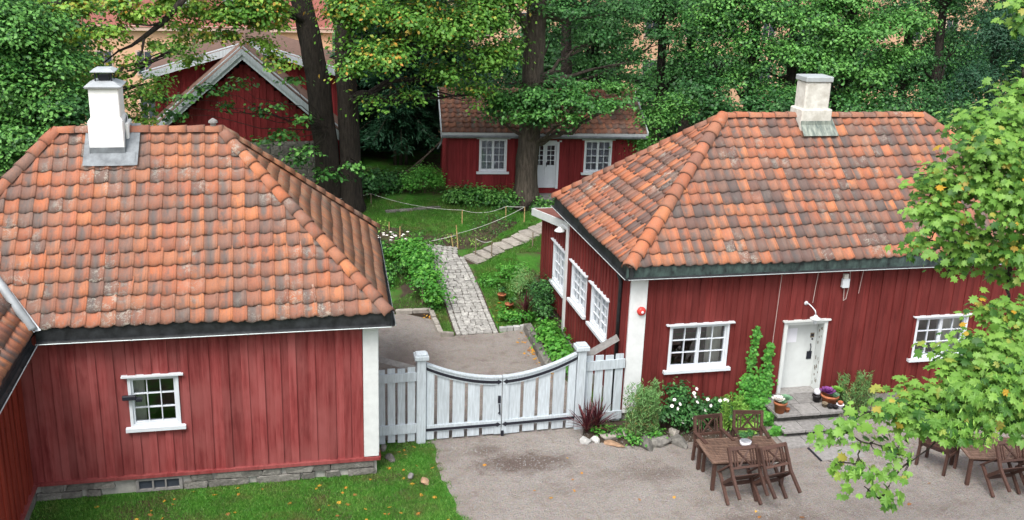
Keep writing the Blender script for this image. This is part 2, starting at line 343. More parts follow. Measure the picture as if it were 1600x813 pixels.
# ================================================================== roof tiles
TW, TE = .262, .318
def tile_geo(w=TW, e=TE, seg=10, thick=.018, relief=1., step=1.):
    prof = []
    for k in range(seg + 1):
        t = k / seg; x = -w / 2 + t * (w * (1.10 if relief > .5 else .995))
        z = -.030 * math.sin(math.pi * t / .78) if t < .78 else .024 * math.sin(math.pi * (t - .78) / .22)
        prof.append((x, z * relief * .88))
    vs, uv = [], []
    for row, (y, dz) in enumerate(((-.025, .038 * step), ((e + .04) * .5, .020 * step), (e + .04, .003))):
        for k, (x, z) in enumerate(prof):
            vs.append((x, y + (-.016 * math.sin(math.pi * min(k / seg / .78, 1.)) if row == 0 else 0), z + dz)); uv.append((k / seg, row / 2))
    n = seg + 1; fs = [(r * n + k, r * n + k + 1, (r + 1) * n + k + 1, (r + 1) * n + k) for r in range(2) for k in range(seg)]
    for k, (x, z) in enumerate(prof): vs.append((x, vs[k][1] + .002, z + .038 * step - (thick + .016) * min(1., step * 1.5))); uv.append((k / seg, 0))
    o = 3 * n; fs += [(o + k, o + k + 1, k + 1, k) for k in range(seg)]
    return vs, fs, uv
TV, TF, TUV = tile_geo(); TVF = tile_geo(relief=.15, step=.28)[0]; TVS = tile_geo(relief=1.7)[0]
def mesh_uv(name, vs, fs, uvs, mat, tint=None, smooth=True):
    me = bpy.data.meshes.new(name); me.from_pydata(vs, [], fs)
    ul = me.uv_layers.new(name='UVMap'); li = np.empty(len(me.loops), dtype=np.int32); me.loops.foreach_get('vertex_index', li)
    ul.data.foreach_set('uv', np.asarray(uvs, dtype=np.float32)[li].ravel())
    if tint is not None: me.attributes.new('tint', 'FLOAT', 'POINT').data.foreach_set('value', np.asarray(tint, dtype=np.float32))
    me.polygons.foreach_set('use_smooth', [True] * len(me.polygons)); me.materials.append(MATS[mat]); me.update(); return me
def tverts(mat): return TVF if mat == 'tile_lichen' else TVS if mat == 'tile_side' else TV
def jiggled(k, mat):
    return [(x + random.uniform(-.003, .003), y + random.uniform(-.008, .008), z + random.uniform(-.003, .003)) for x, y, z in tverts(mat)]
TILE = {}
def tile_mesh(mat, i):
    if (mat, i) not in TILE: TILE[mat, i] = mesh_uv('tile', jiggled(i, mat), TF, TUV, mat)
    return TILE[mat, i]
class Roof:
    """tiled roof: faces are polygons whose first edge is the eave; tiles that show largest become objects, the rest one part"""
    def __init__(s, house, name='roof', limit=300):
        s.house, s.limit = house, limit; s.tiles = []; s.deck = MB(); s.name = name
    def face(s, poly, mat='tile', w=TW, e=TE, tiles=True, count=True):
        P = [Vector(p) for p in poly]; A, B = P[0], P[1]; u = (B - A).normalized(); n = (B - A).cross(P[2] - A).normalized()
        if n.z < 0: n = -n
        v = n.cross(u)
        if v.z < 0: v = -v
        s.deck.add([p - n * .03 for p in P], [tuple(range(len(P)))])
        if not tiles: return
        q = [((p - A).dot(u), (p - A).dot(v)) for p in P]; cx = sum(a for a, _ in q) / len(q); cy = sum(b for _, b in q) / len(q)
        edges = []
        for i in range(1, len(q)):
            a, b = q[i], q[(i + 1) % len(q)]; d = (b[0] - a[0], b[1] - a[1]); l = math.hypot(*d); nn = (-d[1] / l, d[0] / l)
            if (cx - a[0]) * nn[0] + (cy - a[1]) * nn[1] < 0: nn = (-nn[0], -nn[1])
            edges.append((a, nn))
        umin = min(a for a, _ in q); umax = max(a for a, _ in q); vmax = max(b for _, b in q)
        ni = int((umax - umin) / w) + 2; nj = int(math.ceil(vmax / e)); e2 = vmax / nj
        for j in range(nj):
            off = umin + random.uniform(-.02, .02)
            for i in range(-1, ni):
                cu = off + (i + .5) * w; cv = j * e2 + .018 * math.sin(cu * 1.15 + j * .5) + .012 * math.sin(cu * 2.9 + j * 1.7) + random.uniform(-.010, .010)
                co = [(cu + sx * w * .55, cv + sy) for sx in (-1, 1) for sy in (-.02, e2 + .03)]
                dist = [[(c[0] - a[0]) * nn[0] + (c[1] - a[1]) * nn[1] for c in co] for a, nn in edges]
                if any(max(d) < .02 for d in dist): continue
                clip = [k for k, d in enumerate(dist) if min(d) < -.01]
                an = random.gauss(0, .018) if mat != 'tile_lichen' else 0; uu = (u * math.cos(an) + v * math.sin(an)); vv = n.cross(uu)
                lift = random.uniform(0, .012) if mat != 'tile_lichen' else 0
                o = A + u * cu + v * cv + n * lift
                Mx = Matrix(((uu.x, vv.x, n.x, o.x), (uu.y, vv.y, n.y, o.y), (uu.z, vv.z, n.z, o.z), (0, 0, 0, 1)))
                planes = [(Vector((edges[k][0][0] - cu, edges[k][0][1] - cv, 0)), Vector((edges[k][1][0], edges[k][1][1], 0))) for k in clip]
                c = A + u * cu + v * (cv + e2 / 2); seen = count and inframe(c) and (CAMP - c).dot(n) > 0
                area = (CAMP - c).normalized().dot(n) / (CAMP - c).length_squared if seen else -1
                s.tiles.append((area, Mx, planes, mat))
    def clipped(s, planes, mat='tile'):
        bm = bmesh.new(); vv = [bm.verts.new(p) for p in tverts(mat)]; bm.verts.index_update()
        for f in TF: bm.faces.new([vv[i] for i in f])
        ul = bm.loops.layers.uv.new('UVMap')
        for f in bm.faces:
            for l in f.loops: l[ul].uv = TUV[l.vert.index]
        for co, no in planes:
            bmesh.ops.bisect_plane(bm, geom=bm.verts[:] + bm.edges[:] + bm.faces[:], plane_co=co, plane_no=no, clear_inner=True)
        for f in bm.faces: f.smooth = True
        return bm
    def finish(s, deckmat='fascia', rough_tiles='roof_tiles'):
        roof = s.deck.build(s.name, deckmat, s.house)
        s.tiles.sort(key=lambda t: -t[0]); big, rest = s.tiles[:s.limit], s.tiles[s.limit:]
        rest += [t for t in big if t[0] <= 0]; big = [t for t in big if t[0] > 0]
        for a, Mx, planes, mat in big:
            if planes:
                bm = s.clipped(planes, mat)
                if not bm.faces: bm.free(); continue
                me = bpy.data.meshes.new('tile'); bm.to_mesh(me); bm.free(); me.materials.append(MATS[mat])
            else: me = tile_mesh(mat, random.randrange(6))
            o = bpy.data.objects.new('tile', me); o.matrix_basis = Mx; put(o, roof)
        for mat in set(t[3] for t in rest):
            V, F, U, T = [], [], [], []
            for a, Mx, planes, m2 in rest:
                if m2 != mat: continue
                r = random.random(); o = len(V)
                if planes:
                    bm = s.clipped(planes, mat); bm.verts.index_update(); ul = bm.loops.layers.uv.active
                    uvs = {}
                    for f in bm.faces:
                        for l in f.loops: uvs[l.vert.index] = tuple(l[ul].uv)
                    V += [tuple(Mx @ v.co) for v in bm.verts]; U += [uvs.get(i, (0, 0)) for i in range(len(bm.verts))]
                    F += [tuple(v.index + o for v in f.verts) for f in bm.faces]; T += [r] * len(bm.verts); bm.free()
                else:
                    V += [tuple(Mx @ Vector(p)) for p in tverts(mat)]; U += TUV; F += [tuple(i + o for i in f) for f in TF]; T += [r] * len(TV)
            if V: put(bpy.data.objects.new(rough_tiles, mesh_uv(rough_tiles, V, F, U, mat, T)), roof, kind='stuff')
        s.roof = roof; return roof
    def caps(s, a, b, mat='tile', r=.125, step=.36, name='ridge_tile', lift=.02):
        a, b = Vector(a), Vector(b); L = (b - a).length; n = max(1, round(L / step)); d = (b - a) / n
        key = ('cap', mat, round(r, 3), round(d.length, 3))
        if key not in TILE:
            vs, uv = [], []; seg = 8; ln = d.length + .06
            for row in range(3):
                rr = (r * 1.14, r, r * .92)[row]
                for k in range(seg + 1):
                    t = math.pi * (k / seg) ; vs.append((rr * math.cos(t) * 1.1, row / 2 * ln - .03, rr * math.sin(t) - .05)); uv.append((.95, row / 2))
            for k in range(seg + 1):
                t = math.pi * (k / seg); vs.append(((r * 1.14 - .025) * math.cos(t) * 1.1, -.028, (r * 1.14 - .025) * math.sin(t) - .05)); uv.append((.5, 0))
            m = seg + 1; fs = [(q * m + k, q * m + k + 1, (q + 1) * m + k + 1, (q + 1) * m + k) for q in range(2) for k in range(seg)] + [(3 * m + k, 3 * m + k + 1, k + 1, k) for k in range(seg)]
            TILE[key] = mesh_uv('ridge_tile', vs, fs, uv, mat)
        y = d.normalized(); x = y.cross(Vector((0, 0, 1))).normalized(); z = x.cross(y)
        for i in range(n):
            o = a + d * i + Vector((0, 0, lift + random.uniform(-.008, .008)))
            ob = bpy.data.objects.new(name, TILE[key]); ob.matrix_basis = Matrix(((x.x, y.x, z.x, o.x), (x.y, y.y, z.y, o.y), (x.z, y.z, z.z, o.z), (0, 0, 0, 1))) @ Matrix.Rotation(random.uniform(-.03, .03), 4, 'Z')
            put(ob, s.roof)

# ================================================================== walls, windows
def wframe(O, u, n):
    u, n = Vector(u).normalized(), Vector(n).normalized(); O = Vector(O)
    return Matrix(((u.x, n.x, 0, O.x), (u.y, n.y, 0, O.y), (u.z, n.z, 1, O.z), (0, 0, 0, 1)))
def wall(house, T, L, z0, z1, holes=(), bw=.30, mat='red', name='wall', top=None, boards=True, s0=0., over=.45, dup_mesh=None):
    """boarded wall: a core with real openings, clad in upright planks. T maps (along, outward, up)."""
    core = MB(T); xs = sorted(set([s0, L] + [h[0] for h in holes] + [h[1] for h in holes]))
    for a, b in zip(xs, xs[1:]):
        zz = z0; hit = sorted([h for h in holes if h[0] <= a + 1e-4 and h[1] >= b - 1e-4], key=lambda h: h[2])
        tz = min(top(a), top(b)) if top else z1
        for h in hit: core.box(a, b, -.12, 0, zz, h[2]); zz = h[3]
        if tz > zz: core.box(a, b, -.12, 0, zz, tz) if not top else core.add([(a, -.12, zz), (b, -.12, zz), (b, -.12, top(b)), (a, -.12, top(a)), (a, 0, zz), (b, 0, zz), (b, 0, top(b)), (a, 0, top(a))], [(0, 1, 2, 3), (7, 6, 5, 4), (0, 4, 5, 1), (1, 5, 6, 2), (2, 6, 7, 3), (3, 7, 4, 0)])
    w = core.build(name, mat, house)
    if not boards: return w
    def plank(a, b, d0, d1):
        cuts = sorted(set([a, b] + [c for h in holes for c in (h[0], h[1]) if a < c < b]))
        for p, q in zip(cuts, cuts[1:]):
            if q - p < .02: continue
            mid = (p + q) / 2; zz = z0; tz = top(mid) if top else z1
            for h in sorted([h for h in holes if h[0] < mid < h[1]], key=lambda h: h[2]):
                if h[2] - zz > .03: piece(p, q, d0, d1, zz, h[2])
                zz = h[3]
            if tz - zz > .03: piece(p, q, d0, d1, zz, tz)
    def piece(p, q, d0, d1, za, zb):
        t = random.uniform(-.004, .004); e = random.uniform(-.005, .005); m = MB(T)
        c = .006; y0, y1 = d0, d1 + t
        m.add([(p, y0, za), (q, y0, za), (q, y1 - c, za), (q - c, y1, za), (p + c, y1, za), (p, y1 - c, za), (p + e, y0, zb), (q + e, y0, zb), (q + e, y1 - c, zb), (q + e - c, y1, zb), (p + e + c, y1, zb), (p + e, y1 - c, zb)],
              [(0, 1, 7, 6), (1, 2, 8, 7), (2, 3, 9, 8), (3, 4, 10, 9), (4, 5, 11, 10), (5, 0, 6, 11), (5, 4, 3, 2, 1, 0), (6, 7, 8, 9, 10, 11)])
        m.build('plank', mat, w)
    s = s0; prev = s0; k = 0
    while s < L - .02:
        wd = bw * random.uniform(.86, 1.16); e = min(s + wd, L)
        plank(s + .002, e - .002, .003, .022)
        if e < L - .05: plank(e - bw * over / 2 * random.uniform(.9, 1.1), min(e + bw * over / 2 * random.uniform(.9, 1.1), L), .023, .052)
        s = e
    return w
def window(house, T, s0, s1, z0, z1, sash=1, cols=3, rows=3, curtain=None, lintel=True, mat='windowwhite', cas=.055, deep=.10, sill=.075):
    w = MB(T)
    for a, b, c, d in ((s0, s1, z1 - cas, z1), (s0, s1, z0, z0 + cas), (s0, s0 + cas, z0 + cas, z1 - cas), (s1 - cas, s1, z0 + cas, z1 - cas)): w.box(a, b, -.11, .052, c, d)
    win = w.build('window', mat, house)
    if lintel: MB(T).box(s0 - .10, s1 + .10, .0, .12, z1 + .002, z1 + .032).build('drip_board', mat, win)
    MB(T).box(s0 - .09, s1 + .09, .0, .13, z0 - sill, z0 - .002).build('sill', mat, win)
    a0, a1, b0, b1 = s0 + cas, s1 - cas, z0 + cas, z1 - cas; sw = (a1 - a0) / sash; fw_ = .036; bt = .017
    for k in range(sash):
        l, r = a0 + k * sw + .003, a0 + (k + 1) * sw - .003; sh = MB(T)
        for a, b, c, d in ((l, r, b1 - fw_, b1 - .002), (l, r, b0 + .002, b0 + fw_), (l, l + fw_, b0 + fw_, b1 - fw_), (r - fw_, r, b0 + fw_, b1 - fw_)): sh.box(a, b, -.06, .012, c, d)
        il, ir, ib, it = l + fw_, r - fw_, b0 + fw_, b1 - fw_; pw, ph = (ir - il) / cols, (it - ib) / rows
        for i in range(1, cols): sh.box(il + i * pw - bt / 2, il + i * pw + bt / 2, -.052, .004, ib, it)
        for j in range(1, rows): sh.box(il, ir, -.050, .002, ib + j * ph - bt / 2, ib + j * ph + bt / 2)
        sh.build('sash', mat, win)
        for i in range(cols):
            for j in range(rows):
                t = random.uniform(-.002, .002)
                MB(T).add([(il + i * pw, -.035 + t, ib + j * ph), (il + (i + 1) * pw, -.035 - t, ib + j * ph), (il + (i + 1) * pw, -.035 + t, ib + (j + 1) * ph), (il + i * pw, -.035 - t, ib + (j + 1) * ph)], [(0, 1, 2, 3)]).build('pane', 'glass', win)
    if curtain:
        for (f0, f1, mt) in curtain:
            p0, p1 = a0 + f0 * (a1 - a0), a0 + f1 * (a1 - a0); n = max(6, int((p1 - p0) / .03)); vs = []; fs = []
            for i in range(n + 1):
                x = p0 + (p1 - p0) * i / n; y = -.19 + .018 * math.sin(i * 1.9) + random.uniform(-.005, .005)
                vs += [(x, y, b0 - .05), (x, y, b1 + .02)]
                if i: fs.append((2 * i - 2, 2 * i, 2 * i + 1, 2 * i - 1))
            MB(T).add(vs, fs).build('curtain', mt, win, smooth=True)
    return win
def gutter(house, a, b, out, fz0, fz1, mat, name='fascia', rim=True):
    """fascia board under the tiles with a gutter and its edge highlight put in as a pale rim; a,b: eave line, out: outward unit"""
    a, b, out = Vector(a), Vector(b), Vector(out); d = (b - a).normalized()
    T = Matrix(((d.x, out.x, 0, a.x), (d.y, out.y, 0, a.y), (0, 0, 1, 0), (0, 0, 0, 1))); L = (b - a).length
    f = MB(T).box(0, L, -.10, -.012, fz0, fz1).build(name, mat, house)
    g = MB(T); n = 7; vs, fs = [], []
    for s_ in (0, L):
        for k in range(n): t = math.pi * k / (n - 1); vs.append((s_, .04 - .05 * math.cos(t), fz0 + .035 - .05 * math.sin(t)))
    fs = [(k, k + 1, n + k + 1, n + k) for k in range(n - 1)]
    g.add(vs, fs); g.build('gutter', 'fascia', f)
    if rim: MB().tube([T @ Vector((0, .092, fz0 + .012)), T @ Vector((L, .092, fz0 + .012))], .010, 6).build('rim_highlight', 'guttergrey', f)  # pale tube stands in for the highlight along the gutter edge
    i = .6
    br = MB(T)
    while i < L: br.box(i, i + .02, -.01, .095, fz0 - .018, fz0 - .008); br.box(i, i + .02, .088, .097, fz0 - .018, fz0 + .03); i += 1.05
    br.build('gutter_bracket', 'fascia', f)
    return f
def rock(name, c, size, mat, parent=None, seed=0, sub=2, flat=.0, **k):
    bm = bmesh.new(); bmesh.ops.create_icosphere(bm, subdivisions=sub, radius=1); r = random.Random(seed)
    ax = [Vector((r.uniform(-1, 1), r.uniform(-1, 1), r.uniform(-1, 1))).normalized() for _ in range(7)]
    for v in bm.verts:
        s_ = 1.
        for a in ax:
            t = v.co.dot(a)
            if t > .55: s_ = min(s_, .55 / t + r.uniform(0, .02))
        v.co = Vector((v.co.x * s_ * size[0], v.co.y * s_ * size[1], v.co.z * s_ * size[2])) * 1.35
        if flat and v.co.z < 0: v.co.z *= .4
    me = bpy.data.meshes.new(name); bm.to_mesh(me); bm.free(); o = bpy.data.objects.new(name, me); o.location = c; o.rotation_euler.z = r.uniform(0, 6)
    return put(o, parent, mat, **k)
def block_mesh(sx, sy, sz, j=.12, seed=0, bev=.16):
    """one roughly hewn stone: a box with knocked-off corners"""
    r = random.Random(seed); bm = bmesh.new(); bmesh.ops.create_cube(bm, size=1)
    bmesh.ops.bevel(bm, geom=bm.edges[:], offset=bev * .5, segments=1, affect='EDGES')
    for v in bm.verts:
        v.co.x = (v.co.x + r.uniform(-j, j) * .5) * sx; v.co.y = (v.co.y + r.uniform(-j, j) * .5) * sy; v.co.z = (v.co.z + r.uniform(-j, j) * .4) * sz
    me = bpy.data.meshes.new('stone'); bm.to_mesh(me); bm.free(); return me

# ================================================================== the house on the left
H1 = thing('timber_house', (-1.5, 19.06, 0), 'red house with white chimney and hipped tile roof, a small nine-pane window facing the lawn', 'house')
T = wframe((-4.85, 19.06, 0), (1, 0, 0), (0, -1, 0))
hole = (1.87, 2.80, 1.44, 2.50)
wall(H1, T, 6.34, .40, 3.50, [hole], .34, 'red_faded', over=.42)
window(H1, T, *hole, sash=1, cols=3, rows=3, curtain=[(0, .27, 'curtain')])
TS = wframe((1.77, 19.06, 0), (.28, 5.6, 0), (1, -.05, 0))
wall(H1, TS, 5.7, .40, 3.5, [], .34, 'red_faded', over=.42, s0=.3)
MB(T).box(6.342, 6.64, -.10, .062, .42, 3.47).box(6.58, 6.668, -.32, -.102, .42, 3.47).build('corner_board', 'white', H1)
MB(T).box(-.05, 6.67, .0, .10, .335, .40).box(6.62, 6.69, -.5, .0, .335, .40).build('base_board', 'red_faded', H1, label='faded red board along the foot of the wall')
# rubble footing
ft = MB(T).box(0, 6.6, -.2, .0, -.2, .33).build('footing', 'mortar', H1)
x = 0.; kk = 0
while x < 6.5:
    for row in range(2):
        w_ = random.uniform(.28, .62); me = block_mesh(w_ - .03, .14, .15, .2, kk); kk += 1
        cx_ = x + w_ / 2 + row * .13
        if 1.80 < cx_ - w_ / 2 < 2.72 or 1.80 < cx_ + w_ / 2 < 2.72 or cx_ > 6.5: continue
        o = bpy.data.objects.new('footing_stone', me); o.matrix_basis = T @ Matrix.Translation((cx_, .0, .08 + row * .165)); put(o, ft, 'stone')
    x += .46
cw = MB(T)
for a, b, c, d in ((1.86, 2.74, .26, .31), (1.86, 2.74, .02, .07), (1.86, 1.92, .07, .26), (2.68, 2.74, .07, .26), (2.17, 2.20, .07, .26), (2.41, 2.44, .07, .26)): cw.box(a, b, -.02, .06, c, d)
cwo = cw.build('cellar_window', 'woodgrey', H1); MB(T).box(1.92, 2.68, .004, .012, .07, .26).build('pane', 'farglass', cwo)
# wing towards the camera
TWg = wframe((-4.85, 19.02, 0), (0, -1, 0), (1, 0, 0))
wall(H1, TWg, 9.2, .40, 3.5, [], .32, 'red_wing', over=.42, s0=.05)
MB(TWg).box(.08, 9.2, .0, .09, .335, .40).build('base_board', 'red_faded', H1)
MB(TWg).box(0, 9.2, -.15, .03, -.2, .33).build('footing', 'stone', H1)
E_, F_ = (-1.14, 21.85, 6.72), (-4.36, 21.85, 6.72); Q_ = (-5.955, 20.255, 5.115)
A_, B_ = (2.0, 18.8, 3.65), (2.3, 24.9, 3.65)
rf = Roof(H1)
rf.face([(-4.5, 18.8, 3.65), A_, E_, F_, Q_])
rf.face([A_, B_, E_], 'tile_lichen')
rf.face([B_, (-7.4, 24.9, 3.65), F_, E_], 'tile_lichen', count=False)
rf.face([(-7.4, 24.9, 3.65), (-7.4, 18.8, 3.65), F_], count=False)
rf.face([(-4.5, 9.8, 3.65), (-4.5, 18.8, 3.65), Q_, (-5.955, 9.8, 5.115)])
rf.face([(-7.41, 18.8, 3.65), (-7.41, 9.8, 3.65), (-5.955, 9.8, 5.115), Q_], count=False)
rf.deck.add([(-7.3, 24.8, 3.5), (2.2, 24.8, 3.5), (1.95, 18.9, 3.5), (-4.5, 18.9, 3.5), (-4.5, 9.8, 3.5), (-7.3, 9.8, 3.5)], [(0, 1, 2, 3, 4, 5)])
MB().box(-7.2, -4.97, 9.9, 9.8, .0, 5).box(-7.2, -7.1, 9.9, 24.6, 0, 3.6).box(-7.2, 2.0, 24.5, 24.6, 0, 3.6).build('wall', 'red', H1)
rf.finish()
rf.caps(A_, E_, 'tile'); rf.caps(B_, E_, 'tile_lichen'); rf.caps((-7.4, 18.8, 3.65), F_, 'tile'); rf.caps((-7.4, 24.9, 3.65), F_, 'tile'); rf.caps(E_, F_, 'tile', .115)
vz = Vector((1, 0, 0))
val = MB(); v0, v1 = Vector((-4.42, 18.70, 3.60)), Vector(Q_); s1_ = Vector((.11, .11, .09)); s2_ = Vector((-.11, -.11, .09))
val.add([v0 + Vector((.10, .0, .055)), v0 + Vector((0, 0, .04)), v0 + Vector((0, -.10, .055)), v1 + Vector((.10, .1, .07)), v1 + Vector((0, 0, .05)), v1 + Vector((-.1, -.1, .07))], [(0, 1, 4, 3), (1, 2, 5, 4)])
val.build('valley_gutter', 'zinc_light', H1)
vb = MB(); vb.tube([v0 + Vector((-.03, -.03, .08)), Vector((-4.42, 18.70, 3.60)).lerp(v1, .5) + Vector((0, 0, .10)), v1 + Vector((0, 0, .1))], .085, 8); vb.build('valley_flashing', 'zinc_light', H1, smooth=True)
gutter(H1, (-4.45, 18.8, 0), (2.03, 18.8, 0), (0, -1, 0), 3.36, 3.63, 'fascia')
gutter(H1, (2.03, 18.8, 0), (2.32, 24.9, 0), (1, -.05, 0), 3.36, 3.63, 'fascia')
gutter(H1, (-4.5, 9.8, 0), (-4.5, 18.74, 0), (1, 0, 0), 3.36, 3.63, 'fascia')
# chimney
ch = MB(); ch.box(-3.60, -3.04, 21.42, 22.10, 5.9, 7.62); ch.box(-3.655, -3.0, 21.36, 22.18, 5.9, 6.98)
ch.add([(-3.655, 21.36, 6.98), (-3.0, 21.36, 6.98), (-3.0, 22.18, 6.98), (-3.655, 22.18, 6.98), (-3.60, 21.42, 7.05), (-3.04, 21.42, 7.05), (-3.04, 22.10, 7.05), (-3.60, 22.10, 7.05)], [(0, 1, 5, 4), (1, 2, 6, 5), (2, 3, 7, 6), (3, 0, 4, 7)])
ch.box(-2.998, -2.93, 21.62, 22.16, 6.0, 6.90)
cho = ch.build('chimney', 'plaster', H1, bevel=.015)
cp = MB(); c0 = (-3.32, 21.76); 
def frus(m, c, hx, hy, z0, z1, hx2, hy2):
    m.add([(c[0] - hx, c[1] - hy, z0), (c[0] + hx, c[1] - hy, z0), (c[0] + hx, c[1] + hy, z0), (c[0] - hx, c[1] + hy, z0), (c[0] - hx2, c[1] - hy2, z1), (c[0] + hx2, c[1] - hy2, z1), (c[0] + hx2, c[1] + hy2, z1), (c[0] - hx2, c[1] + hy2, z1)], [(3, 2, 1, 0), (4, 5, 6, 7), (0, 1, 5, 4), (1, 2, 6, 5), (2, 3, 7, 6), (3, 0, 4, 7)])
frus(cp, c0, .33, .39, 7.62, 7.66, .35, .41); frus(cp, c0, .35, .41, 7.66, 7.75, .18, .22); cp.build('chimney_cap', 'zinc_light', cho)
cp = MB()
for sx in (-1, 1):
    for sy in (-1, 1): cp.box(c0[0] + sx * .15 - .012, c0[0] + sx * .15 + .012, c0[1] + sy * .19 - .012, c0[1] + sy * .19 + .012, 7.74, 7.93)
cp.build('hood_leg', 'iron', cho)
cp = MB(); frus(cp, c0, .10, .13, 7.75, 7.86, .09, .12); cp.build('flue', 'iron', cho)
cp = MB(); frus(cp, c0, .23, .27, 7.925, 7.94, .23, .27); frus(cp, c0, .23, .27, 7.94, 7.99, .14, .17); cp.build('chimney_hood', 'zinc_light', cho)
fl = MB(); sl = lambda y: 3.65 + (y - 18.8) * 1.0066 + .11
fl.add([(-3.73, 21.16, sl(21.16)), (-2.80, 21.16, sl(21.16)), (-2.80, 21.36, sl(21.36) + .03), (-3.73, 21.36, sl(21.36) + .03)], [(0, 1, 2, 3)])
fl.add([(-3.0, 21.16, sl(21.16) + .01), (-2.76, 21.16, sl(21.16) + .01), (-2.72, 21.9, sl(21.85) + .02), (-3.0, 21.9, sl(21.85) + .02)], [(0, 1, 2, 3)])
fl.add([(-3.655, 21.16, sl(21.16) + .01), (-3.79, 21.16, sl(21.16) + .01), (-3.76, 21.9, sl(21.85) + .02), (-3.655, 21.9, sl(21.85) + .02)], [(0, 1, 2, 3)])
fl.add([(-3.0, 21.355, sl(21.3)), (-2.985, 21.355, sl(21.3)), (-2.985, 22.1, sl(21.85) + .28), (-2.985, 21.7, sl(21.7) + .22)], [(0, 1, 2, 3)])
fl.box(-3.66, -2.99, 21.345, 21.358, sl(21.36) - .02, sl(21.36) + .13)
fl.build('chimney_flashing', 'zinc', cho)
vp = MB(); vp.lathe([(.06, 6.70), (.06, 6.86)], (-1.30, 21.85, 0), 10); vp.lathe([(.10, 6.86), (.09, 6.90), (.02, 6.95)], (-1.30, 21.85, 0), 10); vp.build('roof_vent', 'woodgrey', H1)

# ================================================================== the house on the right
H2 = thing('timber_house', (13.5, 20.58, 0), 'red house with beige chimney, white entrance door above stone steps', 'house')
T2 = wframe((7.6, 20.58, 0), (1, 0, 0), (0, -1, 0))
hw1, hw2, hd = (1.02, 2.50, 1.22, 2.33), (7.42, 8.86, 1.12, 2.20), (3.90, 5.02, .40, 2.26)
wall(H2, T2, 12.0, .22, 3.70, [hw1, hw2, hd], .33, 'red', over=.45, s0=.41)
MB(T2).box(.41, 12.0, -.15, .06, -.2, .215).build('footing', 'stone', H2)
MB(T2).box(.0, .40, -.1, .058, .20, 3.62).build('corner_board', 'white', H2)
window(H2, T2, *hw1, sash=2, cols=2, rows=3, curtain=[(.70, .98, 'curtain'), (.52, .60, 'curtain')])
window(H2, T2, *hw2, sash=2, cols=2, rows=3, curtain=[(.52, 1, 'curtain')])
# entrance door
a, b, c, d = hd
dr = MB(T2).box(a + .09, b - .09, -.27, -.22, c + .03, d - .08).build('door', 'doorwhite', H2)
fr = MB(T2); fr.box(a, a + .085, -.30, .062, c, d); fr.box(b - .085, b, -.30, .062, c, d); fr.box(a + .086, b - .086, -.30, .060, d - .075, d); fr.box(a - .05, b + .05, 0, .11, d + .002, d + .04); fr.build('door_frame', 'doorwhite', dr)
MB(T2).box(b - .30, b - .17, -.218, -.205, 1.16, 1.36).build('lock_plate', 'iron', dr)
hm = MB(); hm.tube([T2 @ Vector(p) for p in ((b - .24, -.21, 1.36), (b - .25, -.15, 1.40), (b - .25, -.14, 1.50), (b - .23, -.21, 1.56))], .012, 6); hm.lathe([(.022, 0), (.022, .02)], Mx=T2 @ Matrix.Translation((b - .2, -.2, 1.68)) @ Matrix.Rotation(math.pi / 2, 4, 'X'), n=8); hm.build('door_handle', 'iron', dr, smooth=True)
MB(T2).box(b - .26, b - .16, -.219, -.21, 1.72, 1.84).build('number_lock', 'stake_grey', dr)
MB(T2).box(b - .245, b - .175, -.209, -.206, 1.755, 1.815).build('keypad', 'iron', dr)
pn = MB(T2); pn.box(a + .25, a + .50, -.219, -.214, 1.62, 1.98); pn.build('paper_notice', 'paper', None, label='white paper notice taped to the pale entrance door', cat='notice')
# peeling paint chips on the right jamb
pc = MB(T2)
for i in range(26):
    z = random.uniform(.45, 1.9) ** 1.1; w_ = random.uniform(.012, .035); h_ = random.uniform(.03, .12); y = random.uniform(-.24, .03)
    pc.add([(b - .0872, y, z), (b - .0872, y + w_, z + .02), (b - .0872, y + w_ * .7, z + h_), (b - .0872, y - .01, z + h_ * .8)], [(0, 1, 2, 3)])
pc.build('bare_wood_patch', 'stake_grey', dr, kind='stuff')
# side wall
T3 = wframe((7.6, 25.7, 0), (0, -1, 0), (-1, 0, 0))
s1w, s2w = (25.7 - 25.02, 25.7 - 23.68, 1.44, 2.50), (25.7 - 23.22, 25.7 - 21.86, 1.44, 2.50)
wall(H2, T3, 4.72, .25, 3.7, [s1w, s2w], .25, 'red', over=.45, s0=.16)
MB(T3).box(4.73, 5.12, -.1, .058, .20, 3.62).build('corner_board', 'red', H2)
MB(T3).box(-.02, .155, -.1, .058, .20, 3.62).build('corner_board', 'white', H2)
MB(T3).box(0, 5.12, -.15, .06, -.2, .24).build('footing', 'stone', H2)
window(H2, T3, *s1w, sash=2, cols=2, rows=4, curtain=[(0, .3, 'curtain'), (.7, 1, 'curtain')])
window(H2, T3, *s2w, sash=2, cols=2, rows=4, curtain=[(0, .3, 'curtain'), (.7, 1, 'curtain')])
MB().tube([(7.50, 20.95, .25), (7.50, 20.95, 3.3), (7.42, 20.9, 3.5)], .045, 8).build('downpipe', 'fascia', H2, smooth=True)
MB().box(7.7, 19.6, 25.6, 25.7, 0, 3.7).box(19.5, 19.6, 20.6, 26.3, 0, 3.7).build('wall', 'red', H2)
EA, EB, EC, ED = (7.45, 20.35, 3.85), (19.8, 20.35, 3.85), (19.8, 26.75, 3.85), (7.45, 26.75, 3.85); RA, RB = (10.8, 23.58, 6.64), (16.45, 23.58, 6.62)
rf = Roof(H2)
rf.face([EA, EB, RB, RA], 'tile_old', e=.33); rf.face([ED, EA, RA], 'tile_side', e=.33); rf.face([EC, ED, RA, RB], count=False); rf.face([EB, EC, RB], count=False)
rf.deck.add([(7.5, 20.4, 3.68), (19.7, 20.4, 3.68), (19.7, 26.7, 3.68), (7.5, 26.7, 3.68)], [(0, 1, 2, 3)])
rf.finish()
